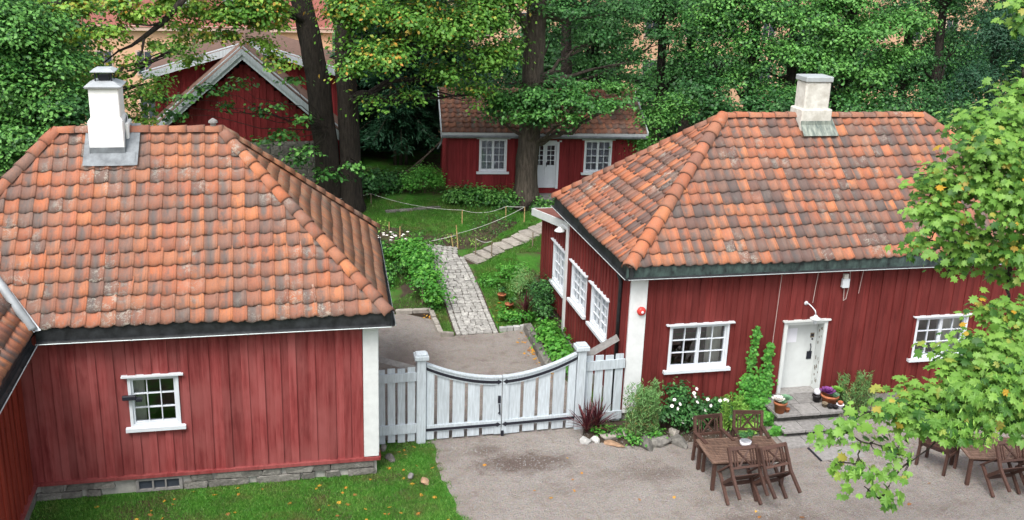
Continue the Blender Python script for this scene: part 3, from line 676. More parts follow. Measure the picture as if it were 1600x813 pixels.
rf.caps(EA, RA, 'tile', .15, .40); rf.caps(ED, RA, 'tile', .12); rf.caps(EB, RB); rf.caps(EC, RB); rf.caps(RA, RB, 'tile', .11)
gutter(H2, (7.43, 20.35, 0), (19.8, 20.35, 0), (0, -1, 0), 3.56, 3.84, 'fascia_green')
gutter(H2, (7.45, 26.75, 0), (7.45, 20.30, 0), (-1, 0, 0), 3.56, 3.84, 'fascia')
c2 = MB(); c2.box(12.84, 13.52, 23.27, 23.80, 6.2, 7.50); c2.box(12.77, 13.60, 23.20, 23.86, 6.2, 6.84)
c2o = c2.build('chimney', 'plaster_old', H2, bevel=.03)
MB().box(12.81, 13.55, 23.24, 23.83, 7.50, 7.64).build('chimney_cap', 'guttergrey', c2o, bevel=.02)
fl = MB(); sl2 = lambda y: 3.85 + (y - 20.35) * .8638 + .10
fl.add([(12.76, 22.97, sl2(22.97)), (13.70, 22.97, sl2(22.97)), (13.62, 23.19, sl2(23.2) + .04), (12.76, 23.19, sl2(23.2) + .04), (13.62, 23.195, sl2(23.2) + .14), (12.76, 23.195, sl2(23.2) + .14)], [(0, 1, 2, 3), (3, 2, 4, 5)])
fl.add([(13.61, 23.0, sl2(23.0) + .02), (13.72, 22.97, sl2(22.97)), (13.70, 23.6, sl2(23.58) + .05), (13.61, 23.6, sl2(23.58) + .1)], [(0, 1, 2, 3)])
fl.build('chimney_flashing', 'verdigris', c2o)
# lean-to at the back
LT = thing('lean_to', (10, 28, gz(10, 28)), 'low red lean-to with white rake board behind the right house', 'shed')
T4 = wframe((7.85, 29.4, 0), (0, -1, 0), (-1, 0, 0)); topf = lambda s: 2.55 + .163 * s
lw = (29.4 - 27.84, 29.4 - 26.50, 1.0, 2.24)
wall(LT, T4, 3.65, .2, 3, [lw], .24, 'red', top=topf)
window(LT, T4, *lw, sash=2, cols=2, rows=4, curtain=[(0, .4, 'curtain'), (.6, 1, 'curtain')])
MB().box(7.97, 13, 29.3, 29.4, .3, 2.5).box(12.9, 13, 25.75, 29.3, .3, 2.9).build('wall', 'red', LT)
rz = lambda y: 2.66 + .163 * (29.7 - y)
MB().add([(7.62, 29.7, rz(29.7) + .04), (13.2, 29.7, rz(29.7) + .04), (13.2, 25.75, rz(25.75) + .04), (7.62, 25.75, rz(25.75) + .04), (7.62, 29.7, rz(29.7) - .03), (13.2, 29.7, rz(29.7) - .03), (13.2, 25.75, rz(25.75) - .03), (7.62, 25.75, rz(25.75) - .03)], [(0, 1, 2, 3), (7, 6, 5, 4), (0, 4, 5, 1), (3, 2, 6, 7), (1, 5, 6, 2)]).build('roof', 'asphaltroof', LT)
MB().add([(x, y, rz(y) + dz) for x in (7.57, 7.62) for (y, dz) in ((29.72, .05), (25.72, .05), (25.72, -.17), (29.72, -.17))], [(0, 1, 2, 3), (7, 6, 5, 4), (0, 4, 5, 1), (3, 2, 6, 7), (0, 3, 7, 4), (1, 5, 6, 2)]).build('rake_board', 'white', LT)
MB().add([(7.63, 29.71, 2.55), (13.2, 29.71, 2.55), (13.2, 29.75, 2.55), (7.63, 29.75, 2.55), (7.63, 29.71, 2.70), (13.2, 29.71, 2.70), (13.2, 29.75, 2.70), (7.63, 29.75, 2.70)], [(3, 2, 1, 0), (4, 5, 6, 7), (0, 1, 5, 4), (2, 3, 7, 6)]).build('eave_board', 'white', LT)
# fittings on the walls
lm = thing('wall_lamp', (12.05, 20.5, 2.6), 'small white enamel lamp on a bent arm above the entrance door', 'lamp')
MB().tube([(11.98, 20.53, 2.72), (11.99, 20.42, 2.74), (12.02, 20.30, 2.70), (12.06, 20.22, 2.64), (12.08, 20.20, 2.53)], .014, 7).lathe([(.05, 0), (.05, .02)], Mx=Matrix.Translation((11.98, 20.53, 2.72)) @ Matrix.Rotation(math.pi / 2, 4, 'X'), n=10).build('lamp_arm', 'windowwhite', lm, smooth=True)
MB().lathe([(.04, 2.53), (.05, 2.50), (.125, 2.46), (.13, 2.445), (.05, 2.46)], (12.08, 20.2, 0), 18).build('lamp_shade', 'white', lm, smooth=True)
MB().lathe([(.035, 2.45), (.045, 2.40), (.04, 2.33), (.01, 2.30)], (12.08, 20.2, 0), 12).build('lamp_glass', 'windowwhite', lm, smooth=True)
bl = thing('alarm_bell', (7.86, 20.5, 2.73), 'round red alarm bell on the white corner board', 'bell'); Mr = Matrix.Translation((7.88, 20.52, 2.73)) @ Matrix.Rotation(math.pi / 2, 4, 'X')
MB().lathe([(.105, 0), (.105, .03), (.09, .06), (.05, .08), (.01, .085)], Mx=Mr, n=20).build('gong', 'bellred', bl, smooth=True); MB().lathe([(.03, .075), (.03, .095), (.01, .10)], Mx=Mr, n=10).build('hub', 'paper', bl)
mb_ = thing('meter_box', (12.9, 20.5, 3.2), 'small white junction box under the eave with hanging cables', 'box')
MB(T2).box(5.22, 5.40, .047, .14, 3.08, 3.30).build('housing', 'windowwhite', mb_, bevel=.01); MB(T2).box(5.25, 5.36, .047, .12, 3.302, 3.42).build('gland', 'plaster_old', mb_)
MB().tube([T2 @ Vector(p) for p in ((5.42, .06, 3.5), (5.44, .06, 3.1), (5.40, .06, 2.78), (5.34, .06, 2.74), (5.32, .06, 3.08))], .012, 5).build('cable', 'cable', mb_)
for (x, za, zb, lb) in ((4.55, 2.72, 3.5, 'thin pale cable running down the wall to the door lamp'), (5.72, 2.9, 3.5, 'short pale cable hanging from the eave right of the junction box'), (3.62, .6, 3.5, 'long thin wire down the wall left of the entrance door')):
    MB().tube([T2 @ Vector((x + .05, .055, zb)), T2 @ Vector((x + .02, .058, (za + zb) / 2)), T2 @ Vector((x, .055, za))], .009, 5).build('cable', 'cable', None, label=lb, cat='cable')
sc = thing('security_camera', (-3.0, 18.9, 2.15), 'small black camera bracket fixed to the left side of the nine-pane window', 'camera')
MB(T).box(1.77, 2.02, .10, .17, 2.06, 2.15, ).build('camera_body', 'iron', sc, bevel=.01); MB(T).box(2.02, 2.13, .08, .20, 2.04, 2.09).build('mount', 'iron', sc); MB(T).box(1.90, 1.94, .045, .12, 2.09, 2.12).build('arm', 'zinc', sc)
wl_ = thing('wall_lamp', (7.5, 25.9, 3.0), 'white saucer lamp at the rear corner of the right house', 'lamp')
MB().tube([(7.54, 25.66, 3.22), (7.48, 25.85, 3.27), (7.44, 25.95, 3.22), (7.43, 25.97, 3.16)], .014, 6).build('lamp_arm', 'windowwhite', wl_); MB().lathe([(.04, 3.17), (.15, 3.07), (.15, 3.055), (.04, 3.07)], (7.43, 25.97, 0), 16).build('lamp_shade', 'white', wl_, smooth=True)

# ================================================================== cottage at the back of the garden
CB = (6.03, 36.27, 1.55); CT = Matrix.Translation(CB) @ Matrix.Rotation(R_(-5.5), 4, 'Z'); W3 = lambda x, y, z: tuple(CT @ Vector((x, y, z)))
H3 = thing('garden_cottage', CB, 'small red cottage with white double door behind the tree trunk', 'cottage')
TC = CT @ wframe((0, 0, 0), (1, 0, 0), (0, -1, 0))
hL, hR, hD = (1.12, 2.14, .86, 2.08), (5.02, 6.06, .84, 2.06), (3.06, 4.08, .22, 1.98)
wall(H3, TC, 6.98, .12, 2.34, [hL, hR, hD], .24, 'red_dark', s0=0)
MB(TC).box(0, 6.98, -.1, .05, -.5, .115).build('footing', 'stone', H3)
MB(TC).box(0, 6.98, .05, .10, .06, .14).build('base_board', 'red_dark', H3)
for h in (hL, hR): window(H3, TC, *h, sash=2, cols=2, rows=4, curtain=[(0, 1, 'lace')], sill=.08)
d = MB(TC)
for a, b, c, e in ((hD[0], hD[0] + .09, hD[2], hD[3]), (hD[1] - .09, hD[1], hD[2], hD[3]), (hD[0] + .09, hD[1] - .09, hD[3] - .07, hD[3]), (hD[0] - .08, hD[1] + .08, hD[3] + .002, hD[3] + .05)): d.box(a, b, -.1, .055, c, e)
dfr = d.build('door', 'windowwhite', H3, label='white double door with small panes in its upper half')
mid = (hD[0] + hD[1]) / 2
for (l, r) in ((hD[0] + .092, mid - .004), (mid + .004, hD[1] - .092)):
    lf = MB(TC); zt, zb = hD[3] - .073, hD[2] + .02; zm = zb + .80
    for a, b, c, e in ((l, l + .07, zb, zt), (r - .07, r, zb, zt), (l + .07, r - .07, zt - .08, zt), (l + .07, r - .07, zb, zb + .10), (l + .07, r - .07, zm - .05, zm + .05)): lf.box(a, b, -.06, -.01, c, e)
    lf.box(l + .07, r - .07, -.05, -.03, zb + .10, zm - .05); lf.box(l + .13, r - .13, -.03, -.018, zb + .16, zm - .11)
    pw = (r - l - .14) / 2; ph = (zt - .08 - zm - .05) / 4
    lf.box(l + .07 + pw - .01, l + .07 + pw + .01, -.055, -.015, zm + .05, zt - .08)
    for j in range(1, 4): lf.box(l + .07, r - .07, -.054, -.016, zm + .05 + j * ph - .01, zm + .05 + j * ph + .01)
    lf.build('door_leaf', 'windowwhite', dfr)
    for i in range(2):
        for j in range(4): MB(TC).box(l + .07 + i * pw, l + .07 + (i + 1) * pw, -.042, -.038, zm + .05 + j * ph, zm + .05 + (j + 1) * ph).build('pane', 'glass', dfr)
MB(TC).box(hD[0] + .15, hD[1] - .15, -.25, -.24, .3, 1.95).build('lace_curtain', 'lace', dfr)
MB(TC).box(mid + .05, mid + .075, -.012, .02, 1.05, 1.20).build('door_handle', 'iron', dfr)
dk = MB(TC); dk.box(2.9, 4.5, .1, .75, -.35, .05); dk.build('doorstep', 'woodgrey', H3); MB(TC).box(3.0, 4.6, .78, 1.25, -.5, -.13).build('lower_step', 'stone', H3)
for (s_, Lc) in ((0, 4.), (6.98, 4.)):
    sg = 1 if s_ == 0 else -1
    Ts = CT @ wframe((s_, 0, 0), (0, 1, 0), (-sg, 0, 0)); wall(H3, Ts, 4.0, .1, 3, [], .24, 'red_dark', top=lambda s: 2.34 + min(s, 4 - s) * .5, s0=.02)
MB(CT).box(0, 6.98, 3.9, 4.0, 0, 2.3).build('wall', 'red_dark', H3)
rf = Roof(H3, limit=300)
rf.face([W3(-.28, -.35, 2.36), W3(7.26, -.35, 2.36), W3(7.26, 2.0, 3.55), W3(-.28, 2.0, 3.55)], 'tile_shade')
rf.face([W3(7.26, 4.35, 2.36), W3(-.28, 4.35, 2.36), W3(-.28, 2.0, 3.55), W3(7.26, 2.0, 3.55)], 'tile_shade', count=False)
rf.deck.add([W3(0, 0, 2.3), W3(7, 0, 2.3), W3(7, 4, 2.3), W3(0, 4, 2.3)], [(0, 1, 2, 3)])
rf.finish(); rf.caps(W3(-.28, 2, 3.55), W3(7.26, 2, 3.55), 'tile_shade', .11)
MB(TC).box(-.30, 7.28, .36, .40, 2.16, 2.36).build('eave_board', 'guttergrey', H3)
MB(CT).tube([(-.28, -.44, 2.22), (7.28, -.44, 2.22)], .05, 8).build('gutter', 'zinc', H3, smooth=True)
for x in (-.31, 7.27):
    MB(CT).add([(x + dx, y, z) for dx in (0, .04) for (y, z) in ((-.40, 2.24), (-.40, 2.44), (2.0, 3.65), (2.0, 3.45))], [(0, 1, 2, 3), (7, 6, 5, 4), (0, 4, 5, 1), (1, 5, 6, 2), (2, 6, 7, 3), (3, 7, 4, 0)]).build('barge_board', 'guttergrey', H3)
MB(CT).tube([(-.25, -.42, 2.2), (-.28, -.15, 1.95), (-.40, -.05, 1.7)], .03, 6).build('downpipe', 'zinc', H3)

# ================================================================== barn
BZ = 1.35
H4 = thing('red_barn', (-1.1, 37, BZ), 'red gabled barn with pale barge boards on a stone base, behind the left house', 'barn')
TB = wframe((-3.45, 37.0, 0), (1, 0, 0), (0, -1, 0))
wall(H4, TB, 4.70, 3.45, 9, [], .24, 'red_dark', top=lambda s: 4.14 + min(s, 4.7 - s) * .875, over=.5)
MB().box(-3.45, -3.35, 37.12, 42, BZ - .3, 4).box(1.15, 1.25, 37.12, 42, BZ - .3, 4).build('wall', 'red_dark', H4)
fb = MB(TB).box(-.03, 4.73, -.3, -.005, BZ - .4, 3.44).build('stone_base', 'mortar', H4)
r_ = random.Random(5); z = BZ - .1; row = 0
while z < 3.4:
    h_ = r_.uniform(.24, .34); h_ = min(h_, 3.44 - z); x = -r_.uniform(0, .2)
    while x < 4.7:
        w_ = r_.uniform(.28, .55); xa, xb = max(x, -.02), min(x + w_, 4.72)
        if xb - xa > .1 and xb > 2.2 and h_ > .1:
            o = bpy.data.objects.new('stone', block_mesh(xb - xa - .045, .2, h_ - .045, .16, r_.randrange(999))); o.matrix_basis = TB @ Matrix.Translation(((xa + xb) / 2, -.03, z + h_ / 2)); put(o, fb, 'stone')
        x += w_
    z += h_
def gable_roof(parent, xa, xc, xb, za, zc, zb, y0, y1, th, matr):
    for (x0, z0, x1, z1) in ((xa, za, xc, zc), (xc, zc, xb, zb)):
        MB().add([(x, y, z + dz) for dz in (0, th) for y in (y0, y1) for x, z in ((x0, z0), (x1, z1))], [(0, 2, 3, 1), (4, 5, 7, 6), (0, 1, 5, 4), (2, 6, 7, 3), (0, 4, 6, 2), (1, 3, 7, 5)]).build('roof', matr, parent)
def barge(parent, x0, z0, x1, z1, y, h, mat='gatewhite', t=.04):
    MB().add([(x, yy, z) for yy in (y, y + t) for x, z in ((x0, z0), (x1, z1), (x1, z1 - h), (x0, z0 - h))], [(0, 1, 2, 3), (7, 6, 5, 4), (0, 4, 5, 1), (2, 6, 7, 3), (0, 3, 7, 4), (1, 5, 6, 2)]).build('barge_board', mat, parent)
gable_roof(H4, -4.55, -1.10, 2.35, 3.60, 6.62, 3.60, 36.55, 42.2, .10, 'barnroof')
for s_ in (-1, 1):
    barge(H4, -1.10 + s_ * 3.47, 3.66, -1.10 + s_ * .002, 6.74, 36.50, .20); barge(H4, -1.10 + s_ * 3.44, 3.60, -1.10 + s_ * .002, 6.62, 36.56, .26)
    MB().bar((-1.10 + s_ * 3.5, 36.62, 3.78), (-1.10 + s_ * .03, 36.62, 6.80), .20, .03, (0, 0, 1)).build('verge_board', 'gatewhite', H4)
H5 = thing('red_barn', (-1, 40.2, BZ), 'broad red building with a low pitched roof behind the gabled barn', 'barn')
T5 = wframe((-4.45, 40.3, 0), (1, 0, 0), (0, -1, 0))
wall(H5, T5, 7.0, BZ, 9, [], .26, 'red_dark', top=lambda s: 5.35 + min(s, 7.0 - s) * .30)
MB().box(-4.45, -4.35, 40.42, 47, BZ - .3, 5.3).box(2.45, 2.55, 40.42, 47, BZ - .3, 5.3).build('wall', 'red_dark', H5)
gable_roof(H5, -4.75, -.95, 2.85, 5.30, 6.42, 5.30, 39.9, 47.2, .10, 'barnroof')
for s_ in (-1, 1): barge(H5, -.95 + s_ * 3.82, 5.44, -.95 + s_ * .002, 6.58, 39.84, .26); MB().bar((-.95 + s_ * 3.85, 39.98, 5.48), (-.95 + s_ * .03, 39.98, 6.62), .18, .03).build('verge_board', 'gatewhite', H5)

# ================================================================== gate and fences
gp = []
for (x, y, lb, h) in ((2.83, 20.24, 'white square gate post with pale cap, nearer the left house', 2.10), (6.47, 20.36, 'white square gate post with weathered cap, nearer the right house', 2.05)):
    t = thing('gate_post', (x, y, 0), lb, 'post', 'gate posts')
    MB().box(x - .10, x + .10, y - .10, y + .10, -.1, h - .10).build('shaft', 'gatewhite', t, bevel=.008)
    MB().box(x - .155, x + .155, y - .155, y + .155, h - .10, h).build('cap', 'gatewhite', t, bevel=.012); MB().box(x - .115, x + .115, y - .115, y + .115, h + .001, h + .035).build('cap_plate', 'gatewhite', t, bevel=.008)
def gate_leaf(xh, xm, y0, y1, lb):
    t = thing('gate_leaf', ((xh + xm) / 2, (y0 + y1) / 2, 0), lb, 'gate', 'leaves of the double gate')
    yy = lambda x: y0 + (y1 - y0) * (x - xh) / (xm - xh)
    L = abs(xm - xh); sg = 1 if xm > xh else -1
    top = lambda f: 1.84 - .43 * (1 - (1 - f) ** 1.9) + .02   # swoops down from the post to the middle
    n = 6; slot = L / n; pick = [(0.0, .17)] + [(.17 + .075 + i * ((L - .17 - .15) / 4.0), .17 + i * ((L - .17 - .15) / 4.0) + (L - .17 - .15) / 4.0) for i in range(4)] + [(L - .15, L)]
    for i, (p, q) in enumerate(pick):
        f0, f1 = p / L, q / L; x0, x1 = xh + sg * p, xh + sg * q; zb = .05 + random.uniform(-.01, .01)
        t0 = .0 if i in (0, 5) else .10
        m = MB(); d0, d1 = (-.035, .02) if i in (0, 5) else (-.012, .016)
        zt0, zt1 = top(f0) - .02, top(f1) - .02
        m.add([(x0, yy(x0) + d0, zb), (x1, yy(x1) + d0, zb), (x1, yy(x1) + d1, zb), (x0, yy(x0) + d1, zb), (x0, yy(x0) + d0, zt0), (x1, yy(x1) + d0, zt1), (x1, yy(x1) + d1, zt1), (x0, yy(x0) + d1, zt0)], [(3, 2, 1, 0), (4, 5, 6, 7), (0, 1, 5, 4), (1, 2, 6, 5), (2, 3, 7, 6), (3, 0, 4, 7)])
        m.build('slat', 'gatewhite', t)
    def ribbon(name, mat, f0, f1, za, zb, d0, d1, parent=t, n=14):
        m = MB(); vs = []
        for k in range(n + 1):
            f = f0 + (f1 - f0) * k / n; x = xh + sg * L * f
            vs += [(x, yy(x) + d0, za(f)), (x, yy(x) + d1, za(f)), (x, yy(x) + d1, zb(f)), (x, yy(x) + d0, zb(f))]
        fs = [(4 * k + i, 4 * k + (i + 1) % 4, 4 * k + 4 + (i + 1) % 4, 4 * k + 4 + i) for k in range(n) for i in range(4)] + [(0, 1, 2, 3), (4 * n + 3, 4 * n + 2, 4 * n + 1, 4 * n)]
        m.add(vs, fs); return m.build(name, mat, parent)
    ribbon('top_rail', 'gatewhite', 0, 1, lambda f: top(f) - .16, lambda f: top(f), -.05, .035)
    ribbon('cap_rail', 'gatewhite', 0, 1, lambda f: top(f) + .002, lambda f: top(f) + .03, -.075, .055)
    ribbon('bottom_rail', 'gatewhite', 0, 1, lambda f: .25, lambda f: .39, -.048, .032, n=2)
    for (za, zb) in ((lambda f: top(f) - .125, lambda f: top(f) - .06), (lambda f: .27, lambda f: .33)):
        h = ribbon('hinge_strap', 'iron', -.03, .93, za, zb, -.062, -.0505, n=14)
        x = xh + sg * L * .95; zc = (za(.95) + zb(.95)) / 2
        MB().add([(x - sg * .07, yy(x) - .058, zc), (x, yy(x) - .058, zc + .055), (x + sg * .085, yy(x) - .058, zc), (x, yy(x) - .058, zc - .055), (x - sg * .07, yy(x) - .050, zc), (x, yy(x) - .050, zc + .055), (x + sg * .085, yy(x) - .050, zc), (x, yy(x) - .050, zc - .055)], [(0, 1, 2, 3), (0, 4, 5, 1), (1, 5, 6, 2), (2, 6, 7, 3), (3, 7, 4, 0)]).build('strap_point', 'iron', h)
    return t, yy
gl, gyl = gate_leaf(2.95, 4.635, 20.25, 20.27, 'left leaf of the white swooping double gate, with the black latch')
gr_, gyr = gate_leaf(6.35, 4.655, 20.34, 20.27, 'right leaf of the white swooping double gate')
MB().box(4.55, 4.61, 20.20, 20.232, .83, 1.0).build('latch_plate', 'iron', gl); MB().bar((4.58, 20.20, .80), (4.60, 20.20, .55), .025).bar((4.60, 20.2, .62), (4.56, 20.2, .58), .02).build('latch_handle', 'iron', gl); MB().box(4.64, 4.70, 20.195, 20.225, .02, .14).build('drop_bolt', 'iron', gr_)
def picket(x0, x1, y0, y1, n, lb, ztop, zr):
    t = thing('picket_fence', ((x0 + x1) / 2, (y0 + y1) / 2, 0), lb, 'fence', 'short picket fences beside the gate'); sp = (x1 - x0) / n; yy = lambda x: y0 + (y1 - y0) * (x - x0) / (x1 - x0)
    for i in range(n):
        a, b = x0 + i * sp + .025, x0 + (i + 1) * sp - .03; MB().box(a, b, yy(a), yy(a) + .025, .04 + random.uniform(-.01, .02), ztop + random.uniform(-.015, .015)).build('slat', 'gatewhite', t)
    MB().add([(x, yy(x) + d, z) for z in zr[:2] for d in (-.042, -.002) for x in (x0, x1)], [(0, 1, 3, 2), (4, 6, 7, 5), (0, 4, 5, 1), (2, 3, 7, 6), (0, 2, 6, 4), (1, 5, 7, 3)]).build('rail', 'gatewhite', t)
    MB().add([(x, yy(x) + d, z) for z in zr[2:] for d in (-.042, -.002) for x in (x0, x1)], [(0, 1, 3, 2), (4, 6, 7, 5), (0, 4, 5, 1), (2, 3, 7, 6), (0, 2, 6, 4), (1, 5, 7, 3)]).build('rail', 'gatewhite', t)
    return t
pf1 = picket(1.86, 2.73, 20.20, 20.22, 4, 'short white picket fence between the left house and the gate post', 1.80, (1.50, 1.70, .26, .48))
pf2 = picket(6.58, 7.56, 20.44, 20.50, 4, 'short white picket fence between the gate post and the right house', 1.72, (1.38, 1.60, .10, .30))
MB().bar((6.56, 20.6, 1.62), (7.45, 20.75, 2.02), .16, .03, (0, -.9, .4)).build('brace_board', 'woodgrey', pf2); MB().bar((1.80, 20.5, 1.98), (2.72, 20.35, 1.72), .12, .03, (0, -.9, .4)).build('brace_board', 'woodgrey', pf1)

# ================================================================== cobbled path
cen = [(5.25, 26.22), (5.27, 27.5), (5.27, 29), (5.22, 30.5), (5.12, 31.7)]
cb = sheet('cobbled_path', [(4.62, 26.2), (5.90, 26.2), (5.92, 29), (5.82, 31.1), (5.6, 31.6), (4.4, 32.5), (4.0, 32.1), (4.6, 31.4), (4.64, 29)], 'soil', .002, kind='structure')
cmesh = [block_mesh(1, 1, 1, .16, 100 + i, .28) for i in range(8)]
for m in cmesh: m.materials.append(MATS['cobble'])
def cobble(x, y, sx, sy, rot=0, mesh=None):
    o = bpy.data.objects.new('cobble', mesh or random.choice(cmesh)); sl_ = math.atan((gz(x, y + .1) - gz(x, y - .1)) / .2)
    o.location = (x, y, gz(x, y) + .0 + random.uniform(-.006, .010)); o.scale = (sx, sy, .09); o.rotation_euler = (sl_ + random.uniform(-.03, .03), random.uniform(-.03, .03), rot + random.uniform(-.05, .05)); put(o, cb)
y = 26.32; i = 0
while y < 31.5:
    hy = random.uniform(.165, .20); c0_ = float(np.interp(y, [p[1] for p in cen], [p[0] for p in cen])); hw = .60
    if y < 31.35:
        for s_ in (-1, 1): cobble(c0_ + s_ * (hw - .07), y, .13, hy * 1.0 - .014)
    x = c0_ - hw + .15 + (i % 2) * -.0; ws = []; rem = 2 * hw - .30; n = random.choice((4, 4, 5)); cuts = sorted([(k + random.uniform(-.22, .22)) / n for k in range(1, n)]); cuts = [0] + cuts + [1]
    for a, b in zip(cuts, cuts[1:]): cobble(x + (a + b) / 2 * rem, y, (b - a) * rem - .016, hy - .016)
    y += hy; i += 1
for r2 in range(5):                      # the herringbone bend to the left
    for k in range(9):
        x = 4.15 + k * .165 + r2 * .03; yy_ = 31.95 - k * .055 + (r2 - 2) * .17 + .15
        if yy_ > 31.45 or x < 4.75: cobble(x, yy_, .15, .15, .6)
fp = sheet('flagstone_path', noisy([(5.85, 30.75), (6.7, 31.25), (8.0, 32.3), (9.4, 33.4), (9.0, 33.9), (7.6, 32.9), (6.4, 31.9), (5.75, 31.4)], .04, .3), 'soil', .006, kind='structure')
for k in range(9):
    f = k / 8; x, y = 6.1 + 3.0 * f, 31.15 + 2.35 * f; o = bpy.data.objects.new('flagstone', block_mesh(.46 - .06 * (k % 2), .62, .07, .14, 300 + k, .12)); o.location = (x, y, gz(x, y) + .02); o.rotation_euler = (.14, 0, .66 + random.uniform(-.1, .1)); put(o, fp, 'slab')
def edging(name, pts, lb, mat, w=.14, h=.16, ln=.42, cat='kerb', g=None):
    t = thing(name, (*pts[0], gz(*pts[0])), lb, cat, g)
    for a, b in zip(pts, pts[1:]):
        a, b = Vector(a), Vector(b); n = max(1, round((b - a).length / ln)); an = math.atan2(b.y - a.y, b.x - a.x)
        for k in range(n):
            p = a.lerp(b, (k + .5) / n); o = bpy.data.objects.new('stone', block_mesh((b - a).length / n - .02, w, h, .1, random.randrange(999), .15)); o.location = (p.x, p.y, gz(p.x, p.y) + h * .22); o.rotation_euler = (0, 0, an + random.uniform(-.04, .04)); put(o, t, mat)
edging('stone_edging', [(2.6, 27.85), (4.18, 27.85), (4.22, 26.3), (4.58, 26.2)], 'stepped stone edging along the left bed beside the cobbled path', 'slab', ln=.5)
edging('stone_edging', [(5.92, 26.38), (6.72, 26.45)], 'short row of pale stones right of the cobbled path end', 'stonewhite', ln=.2)
edging('stone_edging', [(6.72, 26.4), (6.70, 25.3), (6.62, 23.6)], 'long grey stone kerb of the bed along the right house side wall', 'stone', .22, .3, .7)
edging('stone_edging', [(3.6, 35.1), (5.6, 35.35)], 'low stone border at the far edge of the back lawn', 'stone', .13, .10, .5)
sheet('flower_bed', noisy([(2.3, 31.6), (4.2, 32.4), (5.7, 31.9), (6.6, 32.2), (7.6, 33.3), (8.1, 34.0), (7.4, 34.2), (6.3, 33.2), (4.8, 33.1), (3.2, 34.2), (2.2, 34.2)], .1, .3), 'soil', .008, kind='structure')
sheet('flower_bed', noisy([(2.6, 27.9), (4.2, 27.95), (4.5, 26.3), (4.58, 28.5), (4.55, 31.2), (3.9, 31.6), (3.4, 31.5), (3.5, 29.0)], .06, .3), 'soil', .008, kind='structure')
sheet('flower_bed', noisy([(6.8, 23.2), (7.5, 22.6), (7.5, 26.2), (7.95, 26.6), (7.95, 29.3), (7.2, 29.2), (6.6, 27.8), (6.75, 26.3)], .06, .3), 'soil', .008, kind='structure')
sheet('flower_bed', noisy([(6.4, 19.75), (7.3, 19.3), (9.0, 19.25), (10.8, 19.4), (10.8, 20.5), (7.4, 20.5), (6.6, 20.2)], .05, .3), 'soil', .010, kind='structure')
# stakes and rope
SK = {}
def stake(px, py, z, h, lb, mat='stake', lean=0):
    d = rx * (px - 800) + dn * (py - 406.5) + fw * 1600; p = CAMP + d * ((z - CAMP.z) / d.z)
    for _ in range(6): z = gz(p.x, p.y); p = CAMP + d * ((z - CAMP.z) / d.z)
    t = (p.x + lean, p.y, z + h); MB().tube([(p.x, p.y, z - .1), t], [.022, .018], 6).build('garden_stake', mat, None, label=lb, cat='stake', group='garden stakes'); return Vector(t)
ks = [stake(580, 322, 1.2, .45, 'wooden stake left end of the white rope, by the double trunk', 'stake_grey'), stake(722, 350, 1.0, .5, 'thin stake in the middle of the back lawn rope'), stake(790, 344, 1.0, .5, 'pale stake holding the rope end near the big tree trunk'), stake(819, 347, 1.0, .55, 'pale stake furthest right on the back lawn rope')]
k2 = stake(716, 389, .7, .82, 'tall yellow bamboo cane leaning at the corner of the cobbled path', 'stake', -.08); stake(709, 387, .7, .45, 'short yellow cane beside the tall one at the path corner', 'stake', -.10)
k3 = stake(743, 398, .7, .55, 'rusty stake where the flagstones begin', 'stake_grey'); k4 = stake(768, 402, .7, .55, 'second rusty stake along the flagstones', 'stake_grey')
stake(625, 372, 1., .4, 'short pale stake in the left flower bed', 'stake'); stake(608, 360, 1., .3, 'smallest stake, in the soil by the roof edge', 'stake'); stake(660, 478, .1, .8, 'brown stake among the berry bushes left of the path', 'stake_grey'); k5 = stake(832, 385, .9, .5, 'thin stake at the right end of the flagstones', 'stake_grey')
def rope(a, b, sag, lb, r=.0065):
    pts = [a.lerp(b, i / 14) - Vector((0, 0, sag * 4 * (i / 14) * (1 - i / 14))) for i in range(15)]; MB().tube(pts, r, 5).build('rope', 'rope', None, smooth=True, label=lb, cat='rope', group='ropes round the back lawn')
rope(ks[0], ks[1], .14, 'long sagging white rope across the back lawn'); rope(ks[1], ks[2], .16, 'sagging rope between the two pale stakes by the tree'); rope(ks[2], ks[3], .01, 'short taut rope between the two rightmost pale stakes')
rope(ks[3], k2 - Vector((0, 0, .3)), .10, 'rope running down to the bamboo cane at the path'); rope(k2 - Vector((0, 0, .35)), Vector((3.2, 31.4, 1.0)), .03, 'grey rope from the bamboo cane to the left bed'); rope(k3, k4, .08, 'rope between the two rusty stakes'); rope(ks[0], Vector((1.9, 35.1, 1.75)), .02, 'short rope tied to the double trunk')

# ================================================================== stone steps at the door
st = thing('stone_steps', (11.9, 19.8, 0), 'grey stone steps with a landing at the white entrance door', 'steps')
def slabs(n, x0, x1, y0, y1, z0, z1, seed):
    xs = [x0 + (x1 - x0) * (k + (random.uniform(-.12, .12) if 0 < k < n else 0)) / n for k in range(n + 1)]
    for a, b in zip(xs, xs[1:]):
        o = bpy.data.objects.new('step_slab', block_mesh(b - a - .012, y1 - y0, z1 - z0, .02, seed, .05)); seed += 1; o.location = ((a + b) / 2, (y0 + y1) / 2, (z0 + z1) / 2); put(o, st, 'granite')
slabs(2, 10.98, 12.68, 19.98, 20.56, .34, .40, 1); slabs(3, 10.98, 12.68, 19.44, 19.97, .34, .395, 4); slabs(3, 10.96, 12.66, 19.02, 19.55, .15, .20, 8); slabs(3, 10.85, 12.6, 18.60, 19.14, -.02, .045, 12)
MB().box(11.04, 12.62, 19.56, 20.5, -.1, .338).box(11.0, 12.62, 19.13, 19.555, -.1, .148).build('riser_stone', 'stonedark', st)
MB().box(11.53, 12.6, 20.44, 20.8, .395, .43).build('threshold', 'woodgrey', st)
MB().box(11.35, 12.45, 17.98, 18.5, -.02, .012).build('mat_board', 'woodgrey', None, label='flat worn board sunk in the gravel before the steps', cat='board')
